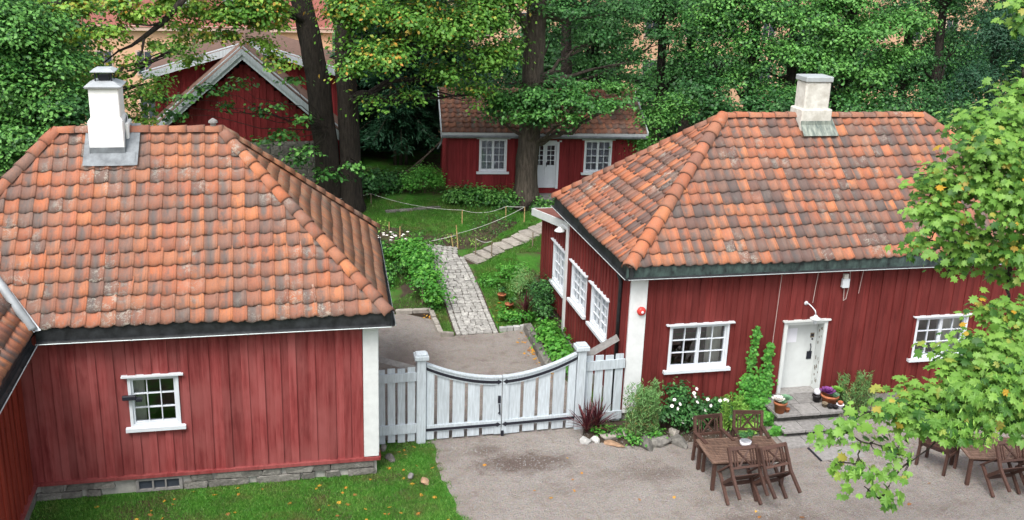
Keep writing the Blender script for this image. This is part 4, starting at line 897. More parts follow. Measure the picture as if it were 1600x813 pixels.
MB().bar((11.33, 17.95, .015), (11.33, 18.55, .015), .04, .03).build('metal_strip', 'iron', None, label='dark metal edge strip in the gravel at the foot of the steps', cat='strip')

# ================================================================== teak furniture
def make_chair():
    t = thing('garden_chair', (0, 0, 0), 'x', 'chair')
    for sx in (-1, 1):
        MB().bar((sx * .25, .20, 0), (sx * .25, .20, .60), .045).build('front_leg', 'teak', t)
        b = MB(); b.bar((sx * .24, -.26, 0), (sx * .24, -.22, .43), .045, .05); b.bar((sx * .24, -.22, .42), (sx * .24, -.33, .90), .045, .05); b.build('rear_leg', 'teak', t)
        MB().box(sx * .25 - .03, sx * .25 + .03, -.27, .24, .602, .628).build('armrest', 'teak', t)
        MB().box(sx * .25 - .012, sx * .25 + .012, -.2, .18, .36, .41).build('seat_rail', 'teak', t)
    for k in range(7): MB().box(-.235, .235, -.19 + k * .058, -.19 + k * .058 + .045, .412, .43).build('seat_slat', 'teak', t)
    yb = lambda z: -.22 - (z - .42) * .229
    MB().bar((-.262, yb(.88) , .88), (.262, yb(.88), .88), .035, .07, (0, 0, 1)).build('top_rail', 'teak', t); MB().bar((-.218, yb(.55), .55), (.218, yb(.55), .55), .03, .045).build('lower_rail', 'teak', t)
    x = MB(); x.bar((-.10, yb(.57), .57), (.10, yb(.84), .84), .022, .03); x.bar((.10, yb(.57) - .003, .57), (-.10, yb(.84) - .003, .84), .022, .03); x.build('cross_back', 'teak', t)
    for sx in (-1, 1):
        for k in range(2): MB().bar((sx * (.125 + k * .045), yb(.57), .57), (sx * (.125 + k * .045), yb(.845), .845), .02, .022).build('back_slat', 'teak', t)
    MB().box(-.23, .23, .185, .215, .33, .40).build('apron', 'teak', t)
    return t
def make_table(L, Wd, H):
    t = thing('garden_table', (0, 0, 0), 'x', 'table'); n = 13; sp = (Wd - .10) / n
    for k in range(n): MB().box(-L / 2 + .07, L / 2 - .07, -Wd / 2 + .05 + k * sp, -Wd / 2 + .05 + (k + 1) * sp - .024, H - .025, H).build('slat', 'teakworn', t)
    for s_ in (-1, 1):
        MB().box(-L / 2, L / 2, s_ * (Wd / 2 - .025) - .022, s_ * (Wd / 2 - .025) + .022, H - .03, H + .002).build('edge_rail', 'teakworn', t); MB().box(s_ * (L / 2 - .03) - .035, s_ * (L / 2 - .03) + .035, -Wd / 2 + .048, Wd / 2 - .048, H - .03, H + .001).build('end_rail', 'teakworn', t)
        MB().box(-L / 2 + .1, L / 2 - .1, s_ * (Wd / 2 - .09) - .012, s_ * (Wd / 2 - .09) + .012, H - .11, H - .03).build('apron', 'teak', t)
        for s2 in (-1, 1): MB().box(s_ * (L / 2 - .08) - .035, s_ * (L / 2 - .08) + .035, s2 * (Wd / 2 - .08) - .035, s2 * (Wd / 2 - .08) + .035, 0, H - .03).build('leg', 'teak', t)
    return t
TH = .68
tb = make_table(1.66, 1.02, TH); tb.location = (9.22, 17.60, 0); tb.rotation_euler.z = R_(-3); tb['label'] = 'brown slatted garden table with a little potted plant on it'; tb['group'] = 'garden tables'
chs = make_chair()
CS = 1.12; CSV = (1.28, 1.12, 1.12)
def tipped(x, y, rz, lb, first=False, ang=42):
    # tipped forward on its front feet until the back rests on the table edge
    A = R_(-ang); rot = Matrix.Rotation(R_(rz), 4, 'Z') @ Matrix.Rotation(A, 4, 'X'); piv = rot @ Vector((0, .20, 0)) * CS; loc = Vector((x, y, .02)) - piv
    o = dup(chs, loc, rot.to_euler(), lb, 'garden chairs'); o.scale = CSV; return o
chs.location = (8.86, 18.20, 0); chs.rotation_euler.z = R_(180 + 4); chs['label'] = 'upright dark garden chair behind the near table, on its left'; chs['group'] = 'garden chairs'; chs.scale = CSV
dup(chs, (9.74, 18.26, 0), (0, 0, R_(180 - 10)), 'upright dark garden chair behind the near table, on its right', 'garden chairs')
tipped(8.84, 16.60, 4, 'garden chair tipped forward against the near table, left one')
tipped(9.50, 16.55, 12, 'garden chair tipped forward against the near table, right one with splayed legs')
tb2 = dup(tb, (14.75, 16.75, 0), (0, 0, R_(-14)), 'garden table half hidden under the maple leaves at the right edge', 'garden tables')
tipped(14.45, 15.95, 2, 'garden chair tipped against the table under the maple, left one'); tipped(15.2, 15.8, 8, 'garden chair tipped against the table under the maple, right one')
dup(chs, (13.75, 17.35, 0), (0, 0, R_(-60)), 'dark upright garden chair left of the table under the maple', 'garden chairs')
# white bowl with herb
bw_ = thing('potted_herb', (9.35, 17.72, TH), 'small white bowl with a green herb on the near table', 'plant')
MB().lathe([(.06, TH + .002), (.11, TH + .03), (.125, TH + .11), (.105, TH + .11), (.10, TH + .095)], (9.35, 17.72, 0), 14).build('bowl', 'paper', bw_, smooth=True)
# loose stones
rock('loose_stone', (2.40, 18.72, .05), (.13, .055, .05), 'granite', None, 3, label='long grey stone lying on the lawn near the house corner', cat='stone', group='loose stones')
rock('loose_stone', (2.66, 18.45, .04), (.12, .08, .05), 'stonewarm', None, 4, label='brownish flat stone on the lawn near the gravel edge', cat='stone', group='loose stones')
rock('loose_stone', (2.08, 19.55, .05), (.14, .10, .06), 'stone', None, 5, label='mossy grey stone at the foot of the white corner board', cat='stone', group='loose stones')
rock('loose_stone', (1.98, 19.98, .05), (.10, .08, .06), 'stone', None, 6, label='dark stone under the left picket fence', cat='stone', group='loose stones')
bed = [((6.42, 19.64), (.13, .10, .09), 'stonewhite', 'white square stone left of the red cordyline'), ((6.68, 19.62), (.13, .09, .09), 'stonewhite', 'white stone in front of the red cordyline'), ((7.0, 19.72), (.19, .10, .08), 'slab', 'grey brick-like stone right of the red cordyline'), ((7.02, 19.42), (.24, .11, .05), 'stonewarm', 'flat rusty brown stone at the gravel edge by the gate post'), ((7.30, 19.82), (.15, .26, .10), 'slab', 'long grey stone set back between cordyline and goldenrod'),
       ((7.72, 19.22), (.26, .14, .13), 'stone', 'mossy grey boulder below the goldenrod'), ((8.13, 19.27), (.25, .15, .14), 'stone', 'pointed grey boulder left of the table'), ((8.52, 19.20), (.23, .14, .12), 'stone', 'grey boulder beside the chair back'), ((8.55, 19.60), (.2, .12, .11), 'slab', 'pinkish stone deeper in the flower bed'), ((8.10, 19.65), (.22, .13, .12), 'stone', 'dark stone under the white roses')]
for i, ((x, y), s_, m_, lb) in enumerate(bed): rock('bed_stone', (x, y, s_[2] * .6), s_, m_, None, 20 + i, label=lb, cat='stone', group='stones edging the front bed')

# ================================================================== far apartment blocks
def block(name, x0, x1, y0, y1, z0, z1, lb, floors, pitch, roofh=0, wz=1.5, fh=3.1, zw=None, dorm=()):
    t = thing(name, ((x0 + x1) / 2, y0, z0), lb, 'building'); MB().box(x0, x1, y0, y1, z0, z1).build('wall', 'peach', t)
    for fz in floors:
        x = x0 + 1.6
        while x < x1 - 1.6:
            w_ = MB(); w_.box(x - .12, x + 1.02, y0 - .05, y0 - .003, fz - .12, fz + wz + .12); wo = w_.build('window', 'farframe', t); MB().box(x, x + .42, y0 - .07, y0 - .055, fz, fz + wz).build('pane', 'farglass', wo); MB().box(x + .48, x + .90, y0 - .07, y0 - .055, fz, fz + wz).build('pane', 'farglass', wo)
            x += pitch
    MB().box(x0 - .1, x1 + .1, y0 - .35, y0 - .01, z1 - .25, z1 + .1).build('cornice', 'farframe', t)
    if roofh:
        ro = MB().add([(x0 - .2, y0 - .4, z1), (x1 + .2, y0 - .4, z1), (x1 - 2, (y0 + y1) / 2, z1 + roofh), (x0 + 2, (y0 + y1) / 2, z1 + roofh), (x0 - .2, y1 + .4, z1), (x1 + .2, y1 + .4, z1)], [(0, 1, 2, 3), (1, 5, 2), (5, 4, 3, 2), (4, 0, 3)]).build('roof', 'roofbrown', t)
        for dx in dorm:
            dz = z1 + roofh * .18; MB().box(dx, dx + 1.5, y0 + .8, y0 + 4, dz, dz + 1.5).build('dormer', 'guttergrey', ro); MB().add([(dx - .2, y0 + .6, dz + 1.45), (dx + .75, y0 + .6, dz + 2.2), (dx + 1.7, y0 + .6, dz + 1.45), (dx - .2, y0 + 6, dz + 1.45), (dx + .75, y0 + 6, dz + 2.2), (dx + 1.7, y0 + 6, dz + 1.45)], [(0, 1, 2), (0, 3, 4, 1), (1, 4, 5, 2)]).build('dormer_roof', 'roofbrown', ro)
    return t
block('apartment_block', -16, 4, 75, 89, -9, 3.9, 'peach apartment block with a red-brown roof at the upper left', (-5.5, -2.4, .7), 2.6, 6.5, dorm=(-7.0, -3.4, -11))
block('apartment_block', 6, 62, 70, 84, -9, 13, 'long peach apartment block seen through gaps in the trees on the right', (-5.5, -2.3, .9, 4.1, 7.3), 3.0, 3)

# ================================================================== foliage
LEAF = (np.array([(0, -.5, 0), (.36, .02, .06), (0, .55, -.05), (-.36, .02, .06)]), np.array([(0, 1, 2), (0, 2, 3)]))
BLADE = (np.array([(-.5, 0, 0), (.5, 0, 0), (0, 1, .25)]), np.array([(0, 1, 2)]))
SPRAY = (np.array([(0, -.5, 0), (.14, 0, .03), (0, .6, -.08), (-.14, 0, .03)]), np.array([(0, 1, 2), (0, 2, 3)]))
_mp = [(0, -.42), (.10, -.22), (.34, -.30), (.30, -.12), (.52, .02), (.36, .10), (.40, .30), (.17, .22), (.12, .34), (0, .58)]
_out = _mp + [(-x, y) for x, y in _mp[::-1][1:-1]]
MAPLE = (np.array([(0, 0, .03)] + [(x, y, -.10 * (x * x + y * y) ** .5 - .05 * abs(x)) for x, y in _out]), np.array([(0, i + 1, (i + 1) % len(_out) + 1) for i in range(len(_out))]))
def unit(v): return v / np.maximum(np.linalg.norm(v, axis=1, keepdims=True), 1e-6)
def scatter(name, P, Nr, size, tmpl, mat, tint, parent=None, along=None, **k):
    N = len(P); tv, tt = tmpl; kv = len(tv); Nr = unit(np.asarray(Nr)); rv = rng.normal(size=(N, 3)) if along is None else np.asarray(along) + rng.normal(size=(N, 3)) * .25
    Y = unit(rv - Nr * np.sum(rv * Nr, 1, keepdims=True)); X = np.cross(Y, Nr); size = np.asarray(size, dtype=float)
    if size.ndim == 1: size = np.stack([size, size, size], 1)
    V = P[:, None, :] + tv[None, :, 0:1] * X[:, None, :] * size[:, None, 0:1] + tv[None, :, 1:2] * Y[:, None, :] * size[:, None, 1:2] + tv[None, :, 2:3] * Nr[:, None, :] * size[:, None, 2:3]
    F = (tt[None] + (np.arange(N) * kv)[:, None, None]).reshape(-1, 3)
    me = bpy.data.meshes.new(name); me.vertices.add(N * kv); me.vertices.foreach_set('co', V.astype(np.float32).ravel())
    me.loops.add(F.size); me.loops.foreach_set('vertex_index', F.astype(np.int32).ravel()); me.polygons.add(len(F)); me.polygons.foreach_set('loop_start', np.arange(0, F.size, 3, dtype=np.int32))
    me.attributes.new('tint', 'FLOAT', 'POINT').data.foreach_set('value', np.repeat(np.clip(tint, 0, .999), kv).astype(np.float32))
    me.update(calc_edges=True); me.validate(); me.materials.append(MATS[mat])
    return put(bpy.data.objects.new(name, me), parent, **k)
def foliage(blobs, clumps, per, leaf, spread=.30, flat=.45, droop=0., shell=2.2, dens=2.0, caps=.6, minc=3):
    """leaf positions: layered clumps of leaves through each blob, thicker towards the outside. blobs: (centre, radii, weight)"""
    Ps, Ns, Cs = [], [], []
    for (c, r, wgt) in blobs:
        c = np.array(c); r = np.array(r if hasattr(r, '__len__') else (r, r, r * .8)); n = max(minc, int(clumps * wgt * (r[0] * r[1] * r[2]) ** .667 * dens))
        d = unit(rng.normal(size=(n, 3))); d[:, 2] = np.where(rng.random(n) < caps, np.abs(d[:, 2]), d[:, 2]); rad = rng.random(n) ** (1 / shell) * rng.uniform(.8, 1.12, n); cc = c + d * r * rad[:, None]
        m = rng.integers(int(per * .5), int(per * 1.5), n); idx = np.repeat(np.arange(n), m); k = len(idx)
        sc_ = spread * rng.uniform(.6, 1.4, n)[idx]
        off = rng.normal(size=(k, 3)) * sc_[:, None] * np.array([1, 1, flat]); off[:, 2] -= droop * (off[:, 0] ** 2 + off[:, 1] ** 2) / np.maximum(sc_, .05)
        Ps.append(cc[idx] + off); Ns.append(d[idx] * .55 + off * .6 / np.maximum(sc_, .05)[:, None] * .5 + np.array([0, 0, .75]) + rng.normal(size=(k, 3)) * .42)
        Cs.append((rng.random(n) * .55)[idx] + rng.random(k) * .45)
    return np.concatenate(Ps), np.concatenate(Ns), np.concatenate(Cs)
def limb(m, a, b, r0, r1, n=7, wig=.25, sag=0., seg=8):
    a, b = Vector(a), Vector(b); L = (b - a).length; pts = []
    for i in range(n + 1):
        f = i / n; p = a.lerp(b, f); w_ = wig * L * .12 * math.sin(math.pi * f); pts.append(p + Vector((random.uniform(-w_, w_), random.uniform(-w_, w_), random.uniform(-w_, w_) + sag * 4 * f * (1 - f))))
    m.tube(pts, [r0 + (r1 - r0) * (i / n) for i in range(n + 1)], seg); return pts
def trunk_tube(m, pts, rad, n=14, rough=.05, flare=1.5):
    P = [Vector(p) for p in pts]; q, rr = [], []; 
    for i in range(len(P) - 1):
        for k in range(5):
            f = k / 5; q.append(P[i].lerp(P[i + 1], f)); rr.append(rad[i] + (rad[i + 1] - rad[i]) * f)
    q.append(P[-1]); rr.append(rad[-1]); rr[0] *= flare * .85; rr[1] *= 1 + (flare - 1) * .35
    q = [p + Vector((random.uniform(-1, 1), random.uniform(-1, 1), 0)) * rough * r for p, r in zip(q, rr)]; o = len(m.v); m.tube(q, rr, n)
    for i in range(o, len(m.v)):
        k = (i - o) % n; m.v[i] = m.v[i] + (m.v[i] - q[min((i - o) // n, len(q) - 1)]) * (.12 * math.sin(k * 2.4) + random.uniform(-.05, .05))
def tree(name, lb, base, trunks, blobs, mat, leaf, clumps, per, bark='bark', group='trees', limbs=True, tmpl=LEAF, spread=.3, flat=.45, droop=0., tintf=None, lr=.05):
    t = thing(name, base, lb, 'tree', group); m = MB()
    for pts, rad in trunks: trunk_tube(m, pts, rad)
    tp = [Vector(p) for pts, _ in trunks for p in pts[1:]]
    if limbs:
        for (c, r, w_) in blobs:
            c = Vector(c); a = min(tp, key=lambda p: (p - c).length + max(0, p.z - c.z) * .8); limb(m, a, c, min(.16, lr + .012 * (c - a).length), .02, 7, .5)
            for _ in range(2):
                q = c + Vector((random.uniform(-.7, .7), random.uniform(-.7, .7), random.uniform(-.3, .6))) * (r if not hasattr(r, '__len__') else r[0]); limb(m, a.lerp(c, .6), q, .035, .008, 4, .6, seg=5)
    m.build('trunk', bark, t, smooth=True)
    leaf *= .80; P, Nn, tn = foliage(blobs, clumps, per * 1.55, leaf, spread, flat, droop, caps=.85)
    if tintf is not None: tn = tintf(P, tn)
    scatter('crown', P, Nn, leaf * rng.uniform(.7, 1.3, len(P)), tmpl, mat, tn, t, kind='stuff'); return t
def B(px, py, Y, r, w=1.): return (tuple(at(px, py, Y)), r, w)

# the double-stemmed maple between barn and cottage
b1 = (1.85, 35.5, 1.15)
tk = [([(1.75, 35.5, 1.0), at(512, 250, 35.5), at(497, 130, 35.4), at(478, 30, 35.2), at(450, -80, 35.0), (-.3, 34.6, 12.5)], [.42, .41, .38, .34, .28, .16]),
      ([(2.45, 35.4, 1.0), at(548, 260, 35.4), at(543, 150, 35.3), at(538, 80, 35.3), at(545, -60, 35.2), (3.0, 35.5, 13)], [.40, .36, .34, .31, .26, .15]),
      ([at(478, 30, 35.2), at(440, 12, 34.6), at(380, -60, 33.6)], [.20, .17, .12])]
mp1 = [B(380, 25, 33, .9), B(340, -10, 33, .9), B(560, 30, 32.8, 1.1), B(600, 95, 32.6, .9), B(640, 40, 33, 1.1), B(555, 110, 32.5, .55, .8), B(700, 60, 33, 1.1), B(690, 120, 33.2, .6), B(590, 165, 32.8, .4, .7), B(640, 150, 33, .4, .7), B(750, 40, 33.4, 1.2), B(765, 100, 33.4, .8), B(745, 150, 33.5, .5, .8), B(800, 80, 33.6, .5, .8), B(660, -30, 33, 1.3), B(790, 0, 33.6, 1.2),
       ]; mp2 = [B(170, 55, 31, .5, .8), B(210, 30, 31, .45, .7), B(120, 20, 31, .7, .8), B(60, 20, 31, .6, .7), B(140, 95, 31, .45, .8), B(110, 60, 31, .4, .8), B(205, 95, 31, .3, .7), B(250, -10, 31.5, .6), B(330, 60, 32.5, .35, .6), B(350, 30, 32.5, .5, .9), B(400, 0, 32.6, .6, .9), B(305, 15, 32.5, .45, .9), B(270, 10, 32, .4, .9), B(245, 75, 31.5, .3, .7), B(300, 45, 32.5, .35, .8), B(470, -10, 32.4, .4, .8), B(435, 15, 32.6, .4, .9), B(405, 75, 33, .4, .7), B(440, 100, 33, .4, .7), B(360, 60, 33, .4, .7), B(425, 45, 33, .5, .7), B(300, 100, 33, .35, .6), B(280, 60, 33, .3, .5), B(30, 50, 31, .5, .8), B(240, 20, 31, .35, .8), B(185, 10, 31, .5, .8), B(90, 95, 31, .4, .8), B(265, 40, 31.2, .25, .7), B(150, 130, 31, .3, .7), B(195, 125, 31.2, .3, .7)]
hi = [((x, y, z), r, .18) for x, y, z, r in ((0, 35, 12.5, 2.2), (3, 34.5, 13, 2.3), (1.5, 37, 14.5, 2.4), (-2.5, 33.8, 11.2, 1.6), (5.4, 34, 11.6, 1.8), (-4.5, 33, 10.6, 1.4))]
def autumn(P, t):   # yellow and orange towards the outer right and the hanging ends
    w_ = np.clip((P[:, 0] - 5.0) / 4.0, 0, 1) * .35 + np.clip((8.2 - P[:, 2]) / 3, 0, 1) * .12
    patch = np.sin(P[:, 0] * 2.1 + 1.) * np.sin(P[:, 1] * 1.7) * np.sin(P[:, 2] * 2.6 + .5)
    return np.clip(t * .78 + w_ * rng.random(len(P)) + np.clip(patch, 0, 1) * .35 * rng.random(len(P)), 0, .99)
T1 = tree('maple_tree', 'tall double-trunked maple with yellowing leaves in front of the barn', b1, tk, mp1 + hi, 'leaf_autumn', .155, 30, 34, group='garden trees', tintf=autumn)
low = [B(330, 145, 34, .55, .5), B(290, 155, 34, .35, .5), B(375, 135, 34, .4, .5), B(420, 175, 34, .5, .5), B(440, 215, 34, .5, .6), B(470, 190, 33.8, .35, .5), B(455, 130, 34, .45, .5), B(410, 225, 34, .3, .5), B(480, 245, 33.8, .45, .6), B(510, 280, 33.8, .5, .7), B(455, 255, 34, .35, .5), B(550, 260, 33.8, .4, .6), B(570, 275, 33.8, .25, .5), B(350, 170, 34, .25, .4), B(270, 180, 33, .4, .5), B(240, 160, 33, .4, .6)]
P, Nn, tn = foliage(low, 26, 26, .15, .2, .35); scatter('low_branch_leaves', P, Nn, .15 * rng.uniform(.7, 1.3, len(P)), LEAF, 'leaf_mid', tn, T1, kind='stuff')
P, Nn, tn = foliage(mp2, 42, 44, .15, .2, .4); scatter('outer_branch_leaves', P, Nn, .125 * rng.uniform(.7, 1.3, len(P)), LEAF, 'leaf_autumn', autumn(P, tn), T1, kind='stuff')
lbm = MB()
for (c, r, w_) in low: limb(lbm, at(515, 200, 35.2) if c[0] < 1 else at(545, 240, 35.2), c, .018, .006, 5, .6, seg=5)
for pth in ([(290, -5, 31), (255, 35, 31), (225, 58, 31), (205, 72, 31), (185, 80, 31), (160, 100, 31)], [(255, 35, 31), (235, 40, 30.8), (205, 38, 30.8)], [(225, 58, 31), (222, 80, 30.9), (210, 105, 30.9)], [(140, -4, 31), (70, 8, 31), (35, 30, 31), (0, 40, 31)], [(95, 8, 31), (80, 40, 31), (78, 70, 31)], [(60, 12, 31), (50, 40, 31), (30, 80, 31)]): lbm.tube([at(*q) for q in pth], [.10, .085, .065, .045, .03, .015][:len(pth)] if len(pth) > 3 else [.045, .03, .012], 7)
lbm.tube([at(290, -5, 31), at(340, -60, 33), at(450, -80, 35.0)], [.12, .14, .18], 7); lbm.tube([at(140, -4, 31), at(290, -60, 32), at(450, -90, 35.0)], [.10, .13, .18], 7)
lbm.build('low_branch', 'bark', T1, smooth=True)

# the tree in front of the cottage
tk = [([(8.72, 35.3, 1.2), at(826, 230, 35.2), at(832, 130, 35.1), at(838, 30, 35), at(845, -80, 35), (9.6, 35, 13.5)], [.42, .37, .36, .35, .30, .14]), ([at(836, 60, 35), at(800, 10, 34.8), at(770, -60, 34.5)], [.16, .13, .09])]
bl = [B(800, 165, 34.3, .5), B(850, 160, 34, .6), B(905, 165, 34, .5), B(945, 170, 34.2, .35, .7), B(840, 190, 34, .4), B(875, 195, 34, .3, .8), B(770, 175, 34.5, .35, .8), B(870, 130, 34.5, .4, .7), B(980, 160, 34.5, .3, .6), B(790, 130, 35, .4, .5), B(880, 20, 35, 1.1, .7), B(930, 60, 35.5, .8, .7), B(970, 20, 36, 1., .7), B(810, -10, 34, .9, .7), B(900, 100, 36, .5, .5), B(860, 60, 36.5, .5, .5), B(985, 95, 36, .5, .5)]
hi = [((x, y, z), r, .2) for x, y, z, r in ((9, 35, 13.5, 2.4), (11, 34.5, 11.5, 1.9), (7.5, 35.5, 12, 1.8), (10, 37, 12.5, 2))]
tree('garden_tree', 'thick-trunked tree standing right in front of the cottage door', (8.72, 35.3, 1.25), tk, bl + hi, 'leaf_dark', .14, 32, 34, 'barkgrey', 'garden trees', spread=.26)
P, Nn, tn = foliage([B(790, 160, 34, .45), B(835, 150, 33.8, .5), B(885, 158, 33.8, .5), B(925, 170, 33.8, .4), B(850, 180, 33.7, .45), B(810, 185, 33.8, .35), B(955, 165, 34, .3), B(895, 185, 33.7, .3), B(770, 150, 34.2, .35), B(720, 140, 35.5, .4, .6), B(960, 138, 35.5, .45, .6), B(1000, 145, 36, .35, .6), B(910, 135, 35, .4, .8)], 60, 46, .12, .2, .4); T2t = [o for o in bpy.data.objects if o.name == 'garden_tree'][0]
scatter('low_branch_leaves', P, Nn, .115 * rng.uniform(.7, 1.3, len(P)), LEAF, 'leaf_mid', tn, T2t, kind='stuff')
# slimmer trees behind the cottage
def backtree(px, Y, r0, bl, lb, mat='leaf_dark', leaf=.16, z1=12, clumps=22, per=30, hi=1, name='woodland_tree', bark='bark', **k):
    p = at(px, 60, Y); base = (p.x, Y, gz(p.x, Y)); tk = [([(base[0], Y, base[2] - .2), (base[0] + .1, Y, base[2] + 3), (base[0] - .1, Y, base[2] + 6.5), (base[0] + .2, Y, z1)], [r0, r0 * .85, r0 * .7, r0 * .3])]
    top = [((base[0] + random.uniform(-1.5, 1.5), Y + random.uniform(-1, 1), random.uniform(9.2, z1)), random.uniform(1.5, 2.1), .2) for _ in range(4 * hi)]
    return tree(name, lb, base, tk, bl + top, mat, leaf, clumps, per, bark, 'trees behind the cottages', **k)
backtree(885, 42, .28, [B(900, -10, 42, 1.4, .6), B(950, 40, 41, .8, .6), B(1010, 30, 41, .9, .7), B(990, 90, 41, .6, .6)], 'slim dark trunked tree just right of the thick trunk, behind the cottage')
backtree(1035, 40, .2, [B(1000, 130, 40, .7), B(1040, 60, 39, .8, .8), B(1060, 120, 39, .6, .8), B(1090, 40, 39, 1., .8), B(1030, 10, 39.5, .9, .8), B(960, 120, 39, .6, .8), B(1085, 100, 38.5, .5, .7)], 'dark tree over the right end of the cottage roof')
backtree(1180, 37, .3, [B(1120, 40, 36, 1.1), B(1170, 80, 35.5, 1.0), B(1150, 130, 35.5, .7), B(1130, 10, 36, 1.1), B(1200, 30, 35.6, 1.1), B(1195, 140, 35.5, .6), B(1110, 90, 36, .6, .8)], 'leafy green tree left of the beige chimney', 'leaf_mid', .15, clumps=26)
backtree(1330, 36, .32, [B(1270, 40, 35, 1.1), B(1320, 70, 34.5, 1.1), B(1290, 110, 34.6, .9), B(1370, 50, 34.8, 1.0), B(1350, 120, 34.5, .9), B(1330, 160, 34.4, .6), B(1250, 90, 34.8, .9), B(1400, 90, 34.8, .7), B(1310, 5, 35, 1.2), B(1430, 40, 35, .8), B(1375, 165, 34.6, .5), B(1230, 150, 34.8, .5)], 'broad green maple behind the beige chimney', 'leaf_mid', .15, clumps=30)
backtree(1470, 40, .22, [B(1480, 20, 40, .9, .6), B(1440, 100, 39, .8, .7), B(1500, 60, 40, .6, .6), B(1450, 150, 38, .9, .8)], 'dark tree with thin crown right of the broad maple', 'leaf_dark')
backtree(1560, 38, .2, [B(1560, 60, 37, 1.3), B(1600, 100, 37, 1.2), B(1530, 120, 36.5, 1.1), B(1580, 30, 37, 1.2), B(1620, 20, 37, 1.4), B(1500, 160, 36, .8), B(1560, 170, 36, 1.)], 'feathery grey-green tree at the upper right edge', 'leaf_blue', .17, clumps=30, per=30, tmpl=SPRAY, spread=.34, droop=.4)
# left side
tree('woodland_tree', 'dense dark green tree behind the left hip of the roof', (-10.6, 30, gz(0, 30)), [([(-10.6, 30, .2), (-10.5, 30, 3), (-10.8, 30, 7), (-10.6, 30, 11)], [.3, .26, .2, .1])],
     [B(20, 60, 29, 1.1), B(70, 110, 29, .9), B(20, 150, 28.6, 1.0), B(80, 170, 28.6, .9), B(30, 220, 28.4, .9), B(100, 220, 28.4, .7), B(130, 160, 29, .6), B(-30, 110, 29, 1.2), B(-20, 230, 28.5, 1.1), B(120, 100, 29.5, .5), B(70, 40, 29.6, .8), B(-20, 20, 29.4, 1.2), B(60, 260, 28, .5)] + [((-10.5, 30, 10.5), 2., .3), ((-12.5, 29.5, 9.5), 1.8, .3)], 'leaf_mid', .13, 34, 34, group='trees at the left', spread=.24)
tree('woodland_tree', 'paler bush-like tree between the white chimney and the barn', (-6.6, 33, gz(0, 33)), [([(-6.6, 33, .6), (-6.5, 33, 3), (-6.6, 33, 5.6)], [.14, .11, .05])],
     [B(225, 150, 32, .5), B(150, 130, 32, .6), B(110, 140, 32, .5), B(220, 190, 32, .5), B(240, 130, 32.4, .35), B(160, 170, 32, .7), B(120, 180, 32, .6), B(270, 85, 36, .5, .7), B(290, 75, 36, .4, .7)], 'leaf_autumn', .13, 30, 30, group='trees at the left', spread=.22)
tree('woodland_tree', 'tall dark tree furthest left behind the roof', (-15, 36, gz(0, 36)), [([(-15, 36, 1), (-15, 36, 5), (-14.8, 36, 11)], [.3, .24, .1])],
     [B(-40, 40, 36, 2.2, .7), B(40, 20, 36, 1.5, .7), B(80, 90, 37, 1.4, .7), B(10, 130, 36, 1.6, .7), B(100, 10, 37, 1.4, .7), B(110, 130, 37, 1.0, .7), B(130, 60, 38, .7, .7), B(60, 200, 36, 1.4, .7)], 'leaf_dark', .18, 22, 30, group='trees at the left')
# the yew-like conifers between barn and cottage
def conifer(px, Y, z1, r, lb, stems=3):
    p = at(px, 200, Y); base = Vector((p.x, Y, gz(p.x, Y))); t = thing('conifer', base, lb, 'tree', 'dark conifers between barn and cottage'); m = MB(); Ps, Ns, As = [], [], []
    for k in range(stems): m.tube([base + Vector((k * .22 - .2, random.uniform(-.1, .1), -.1)), base + Vector((k * .28 - .25 + random.uniform(-.1, .1), 0, 2.0)), base + Vector((k * .2 - .2, 0, z1 - base.z))], [.07, .055, .02], 7)
    nb = 90
    for i in range(nb):
        z = 1.3 + (z1 - base.z - 1.3) * (i / nb); a = i * 2.4 + random.uniform(-.3, .3); L = r * (1.05 - .75 * (i / nb)) * random.uniform(.65, 1.1); d = Vector((math.cos(a), math.sin(a), 0)); s_ = base + Vector((0, 0, z)); n = int(L * 150)
        f = rng.random(n) ** .7; c = np.array(s_)[None] + f[:, None] * np.array(d)[None] * L; c[:, 2] += .25 * f * L - .55 * f ** 2 * L; side = np.array((-d.y, d.x, 0)); wv = rng.normal(size=n) * .20 * L * (1 - .5 * f); c += wv[:, None] * side; c[:, 2] -= np.abs(wv) * .35
        Ps.append(c + rng.normal(size=(n, 3)) * .03); Ns.append(np.tile((0, 0, 1.), (n, 1)) + rng.normal(size=(n, 3)) * .35); As.append(np.array(d)[None] + np.sign(wv)[:, None] * side * .7 + np.array([0, 0, -.35]))
        m.tube([s_, s_ + d * L * .5 + Vector((0, 0, .10 * L)), s_ + d * L * .9 + Vector((0, 0, -.2 * L))], [.022, .015, .005], 4)
    m.build('trunk', 'barkgrey', t, smooth=True); P = np.concatenate(Ps); scatter('crown', P, np.concatenate(Ns), np.stack([rng.uniform(.16, .26, len(P))] * 3, 1) * np.array([1.1, 1.3, 1]), SPRAY, 'leaf_blue', rng.random(len(P)), t, along=np.concatenate(As), kind='stuff')
conifer(625, 40.5, 9.0, 2.1, 'drooping dark conifer left of the cottage, with several pale stems')
conifer(675, 43, 10, 2.4, 'tall dark conifer close against the cottage roof end', 2)
conifer(575, 43.5, 9.5, 2.2, 'dark conifer just right of the double trunk', 2)
MB().tube([at(590, 285, 39), at(640, 265, 39), at(670, 240, 39), at(695, 215, 39)], .03, 6).tube([at(605, 288, 39.2), at(650, 262, 39.2), at(682, 225, 39.2)], .022, 6).build('fallen_branch', 'barkgrey', None, label='bare bent branches leaning in the dark left of the cottage', cat='branch')
